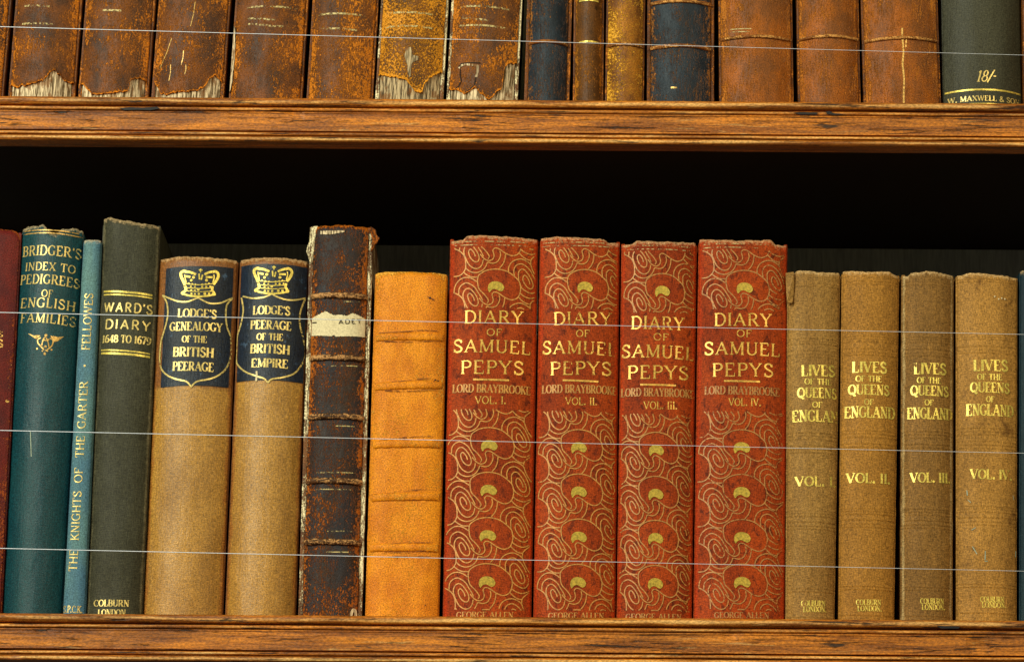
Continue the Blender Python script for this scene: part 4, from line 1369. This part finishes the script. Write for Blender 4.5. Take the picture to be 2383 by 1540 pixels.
B = queens('drab brown cloth book lettered VOL. I., first of its set, against the last red volume', (1827.5, 1942, 1444, 1831.5, 1956, 637), M_Q1, 0,
           [('LIVES', 1864.7, 874.6, 1941.8, 877, 24.8), ('OF THE', 1872, 894, 1934, 897, 13.6), ('QUEENS', 1855.7, 925.4, 1946, 929, 22.7), ('OF', 1890, 947.5, 1913, 948.5, 13), ('ENGLAN', 1843.6, 981.8, 1949, 984.4, 25.7), ('VOL. I.', 1850.3, 1131.3, 1944, 1133.5, 21.7)],
           [('COLBURN', 1864.3, 1409, 1920, 1409.6, 12), ('LONDON.', 1869, 1423, 1922, 1423.6, 12)])
scrap(B, 'torn_cloth', [(1828, 635), (1847, 633), (1848, 660), (1846, 690), (1843, 705), (1831, 705), (1829, 670)], 0.0012, M_Q1, -0.0042)
queens('golden brown cloth book lettered VOL. II., second of its set', (1951, 2081, 1444, 1958.5, 2093, 637), M_Q2, -5,
       [('LIVES', 1982.5, 866.6, 2062.6, 868.5, 24.8), ('OF THE', 1991, 887.5, 2052, 889, 13.6), ('QUEENS', 1974, 918.4, 2068.6, 920.4, 22.7), ('OF', 2010.6, 941, 2032.4, 942, 13), ('ENGLAND', 1965.3, 972.8, 2080.7, 975.5, 25.7), ('VOL. II.', 1969, 1123.6, 2070.5, 1126, 22)],
       [('COLBURN', 1992, 1406.6, 2049.5, 1407.2, 12), ('LONDON.', 1995.3, 1421, 2051, 1421.6, 12)])
queens('darkest brown cloth book of its set, lettered VOL. III., with a pale left edge', (2095.5, 2217, 1444, 2098, 2219.5, 639), M_Q3, -3,
       [('LIVES', 2126.6, 870, 2200.7, 872, 24.8), ('OF THE', 2133.6, 891, 2189.5, 893, 13.6), ('QUEENS', 2119, 920, 2206, 923.4, 22.7), ('OF', 2151, 942, 2172, 943, 13), ('ENGLAND', 2111, 975, 2214, 979, 25.7), ('VOL. III.', 2118.3, 1122.5, 2210, 1124.5, 22)],
       [('COLBURN', 2141.4, 1403.8, 2195.6, 1404.6, 12), ('LONDON.', 2145, 1417.8, 2198, 1418.6, 12)])
B = queens('stained tan cloth book lettered VOL. IV., with pale chips on its lower spine', (2225.5, 2366, 1444, 2224.5, 2368, 643), M_Q4, -10,
           [('LIVES', 2265, 862.5, 2344.5, 864, 24.8), ('OF THE', 2274, 883, 2331.5, 884.6, 13.6), ('QUEENS', 2258, 912.4, 2348, 915.4, 22.7), ('OF', 2294.3, 934.6, 2313.3, 935.4, 13), ('ENGLAND', 2248.4, 966.7, 2357, 970.7, 25.7), ('VOL. IV.', 2258, 1113.8, 2353.5, 1117.3, 22)],
           [('COLBURN', 2281, 1399.6, 2336, 1400.6, 12), ('LONDON.', 2285, 1412.5, 2340.5, 1413.5, 12)])
cG = lambda x, y: (1789.2 + x * 0.3494, 1002 + y * 0.3494)
R = Ribbons(B, 0.0004)
for pp, w_ in (([(1318, 395), (1322, 430)], 14), ([(1325, 460), (1345, 478)], 12), ([(1350, 660), (1375, 645)], 14), ([(1355, 770), (1385, 820)], 14), ([(1440, 800), (1438, 860)], 16), ([(1435, 868), (1455, 866)], 12), ([(1640, 800), (1638, 840)], 12), ([(1622, 430), (1626, 460)], 8)):
    R.stroke(B.pts([cG(*p_) for p_ in pp]), w_ * 0.00006 * 0.62)
R.build('chip', M_CHALK, 'pale chips')
R = Ribbons(B, 0.0004)
for x, y in ((2323, 696), (2330, 694), (2337, 696), (2314, 690)):
    R.disc(B.st(x, y), 0.0005, 7)
R.build('ink_spot', M_SLIP)
# 16 teal sliver at the right edge
B = Book('dark teal cloth book cut off by the right edge of the photo, lower shelf', None, Z_LOW, 2371.5, 2510, 1445, 2372, 2511, 634, bulge=0.006, p=2.2, jw=0.0006)
B.spine(M_TEAL2, ragged=0.001)
B.boards(M_TEAL2)
B.pages(M_PAGE)

# ------------------------------------------------------------------ wires in front of the books
WIRES = [((0, 63), (2382, 129), 'thin steel wire stretched across the upper row of books'),
         ((0, 727), (2382, 778), 'thin steel wire crossing the word DIARY on the lower row, highest of its three'),
         ((0, 1001), (2382, 1054), 'thin steel wire across the lower row, middle one of its three'),
         ((0, 1275), (2382, 1328), 'thin steel wire nearest the bottom shelf, lowest of the three on the lower row')]
for a, b, lb in WIRES:
    A, Bp = hit(a[0], a[1], -0.040), hit(b[0], b[1], -0.040)
    d = Bp - A
    A, Bp = A - d * 0.22, Bp + d * 0.22
    n, m = 60, 8
    v, f = [], []
    for i in range(n + 1):
        c = A + (Bp - A) * (i / n)
        r = 0.00028 - 0.0002 * i / n
        for j in range(m):
            an = 2 * math.pi * j / m
            v.append((c.x, c.y + r * math.cos(an), c.z + r * math.sin(an)))
    for i in range(n):
        for j in range(m):
            k, k2 = i * m + j, i * m + (j + 1) % m
            f.append((k, k2, k2 + m, k + m))
    o = new_obj('wire', v, f, M_STEEL)
    o['label'] = lb
    o['category'] = 'wire'
    o['group'] = 'steel wires stretched in front of the books'

# dark stains on the shelf edge
M_TAR = simple('black_stain', (26, 24, 26), 0.6, 0.3)
for pts in ([(278, 252), (300, 250), (330, 251), (365, 249), (372, 253), (350, 257), (318, 256), (290, 257)],
            [(1846, 263), (1870, 261), (1903, 263), (1900, 267), (1860, 267)], [(1922, 260), (1930, 259), (1940, 264), (1968, 266), (1940, 268), (1924, 266)],
            [(2180, 1456), (2196, 1454), (2234, 1457), (2230, 1461), (2190, 1461)]):
    stain('stain', pts, -0.0474, M_TAR)
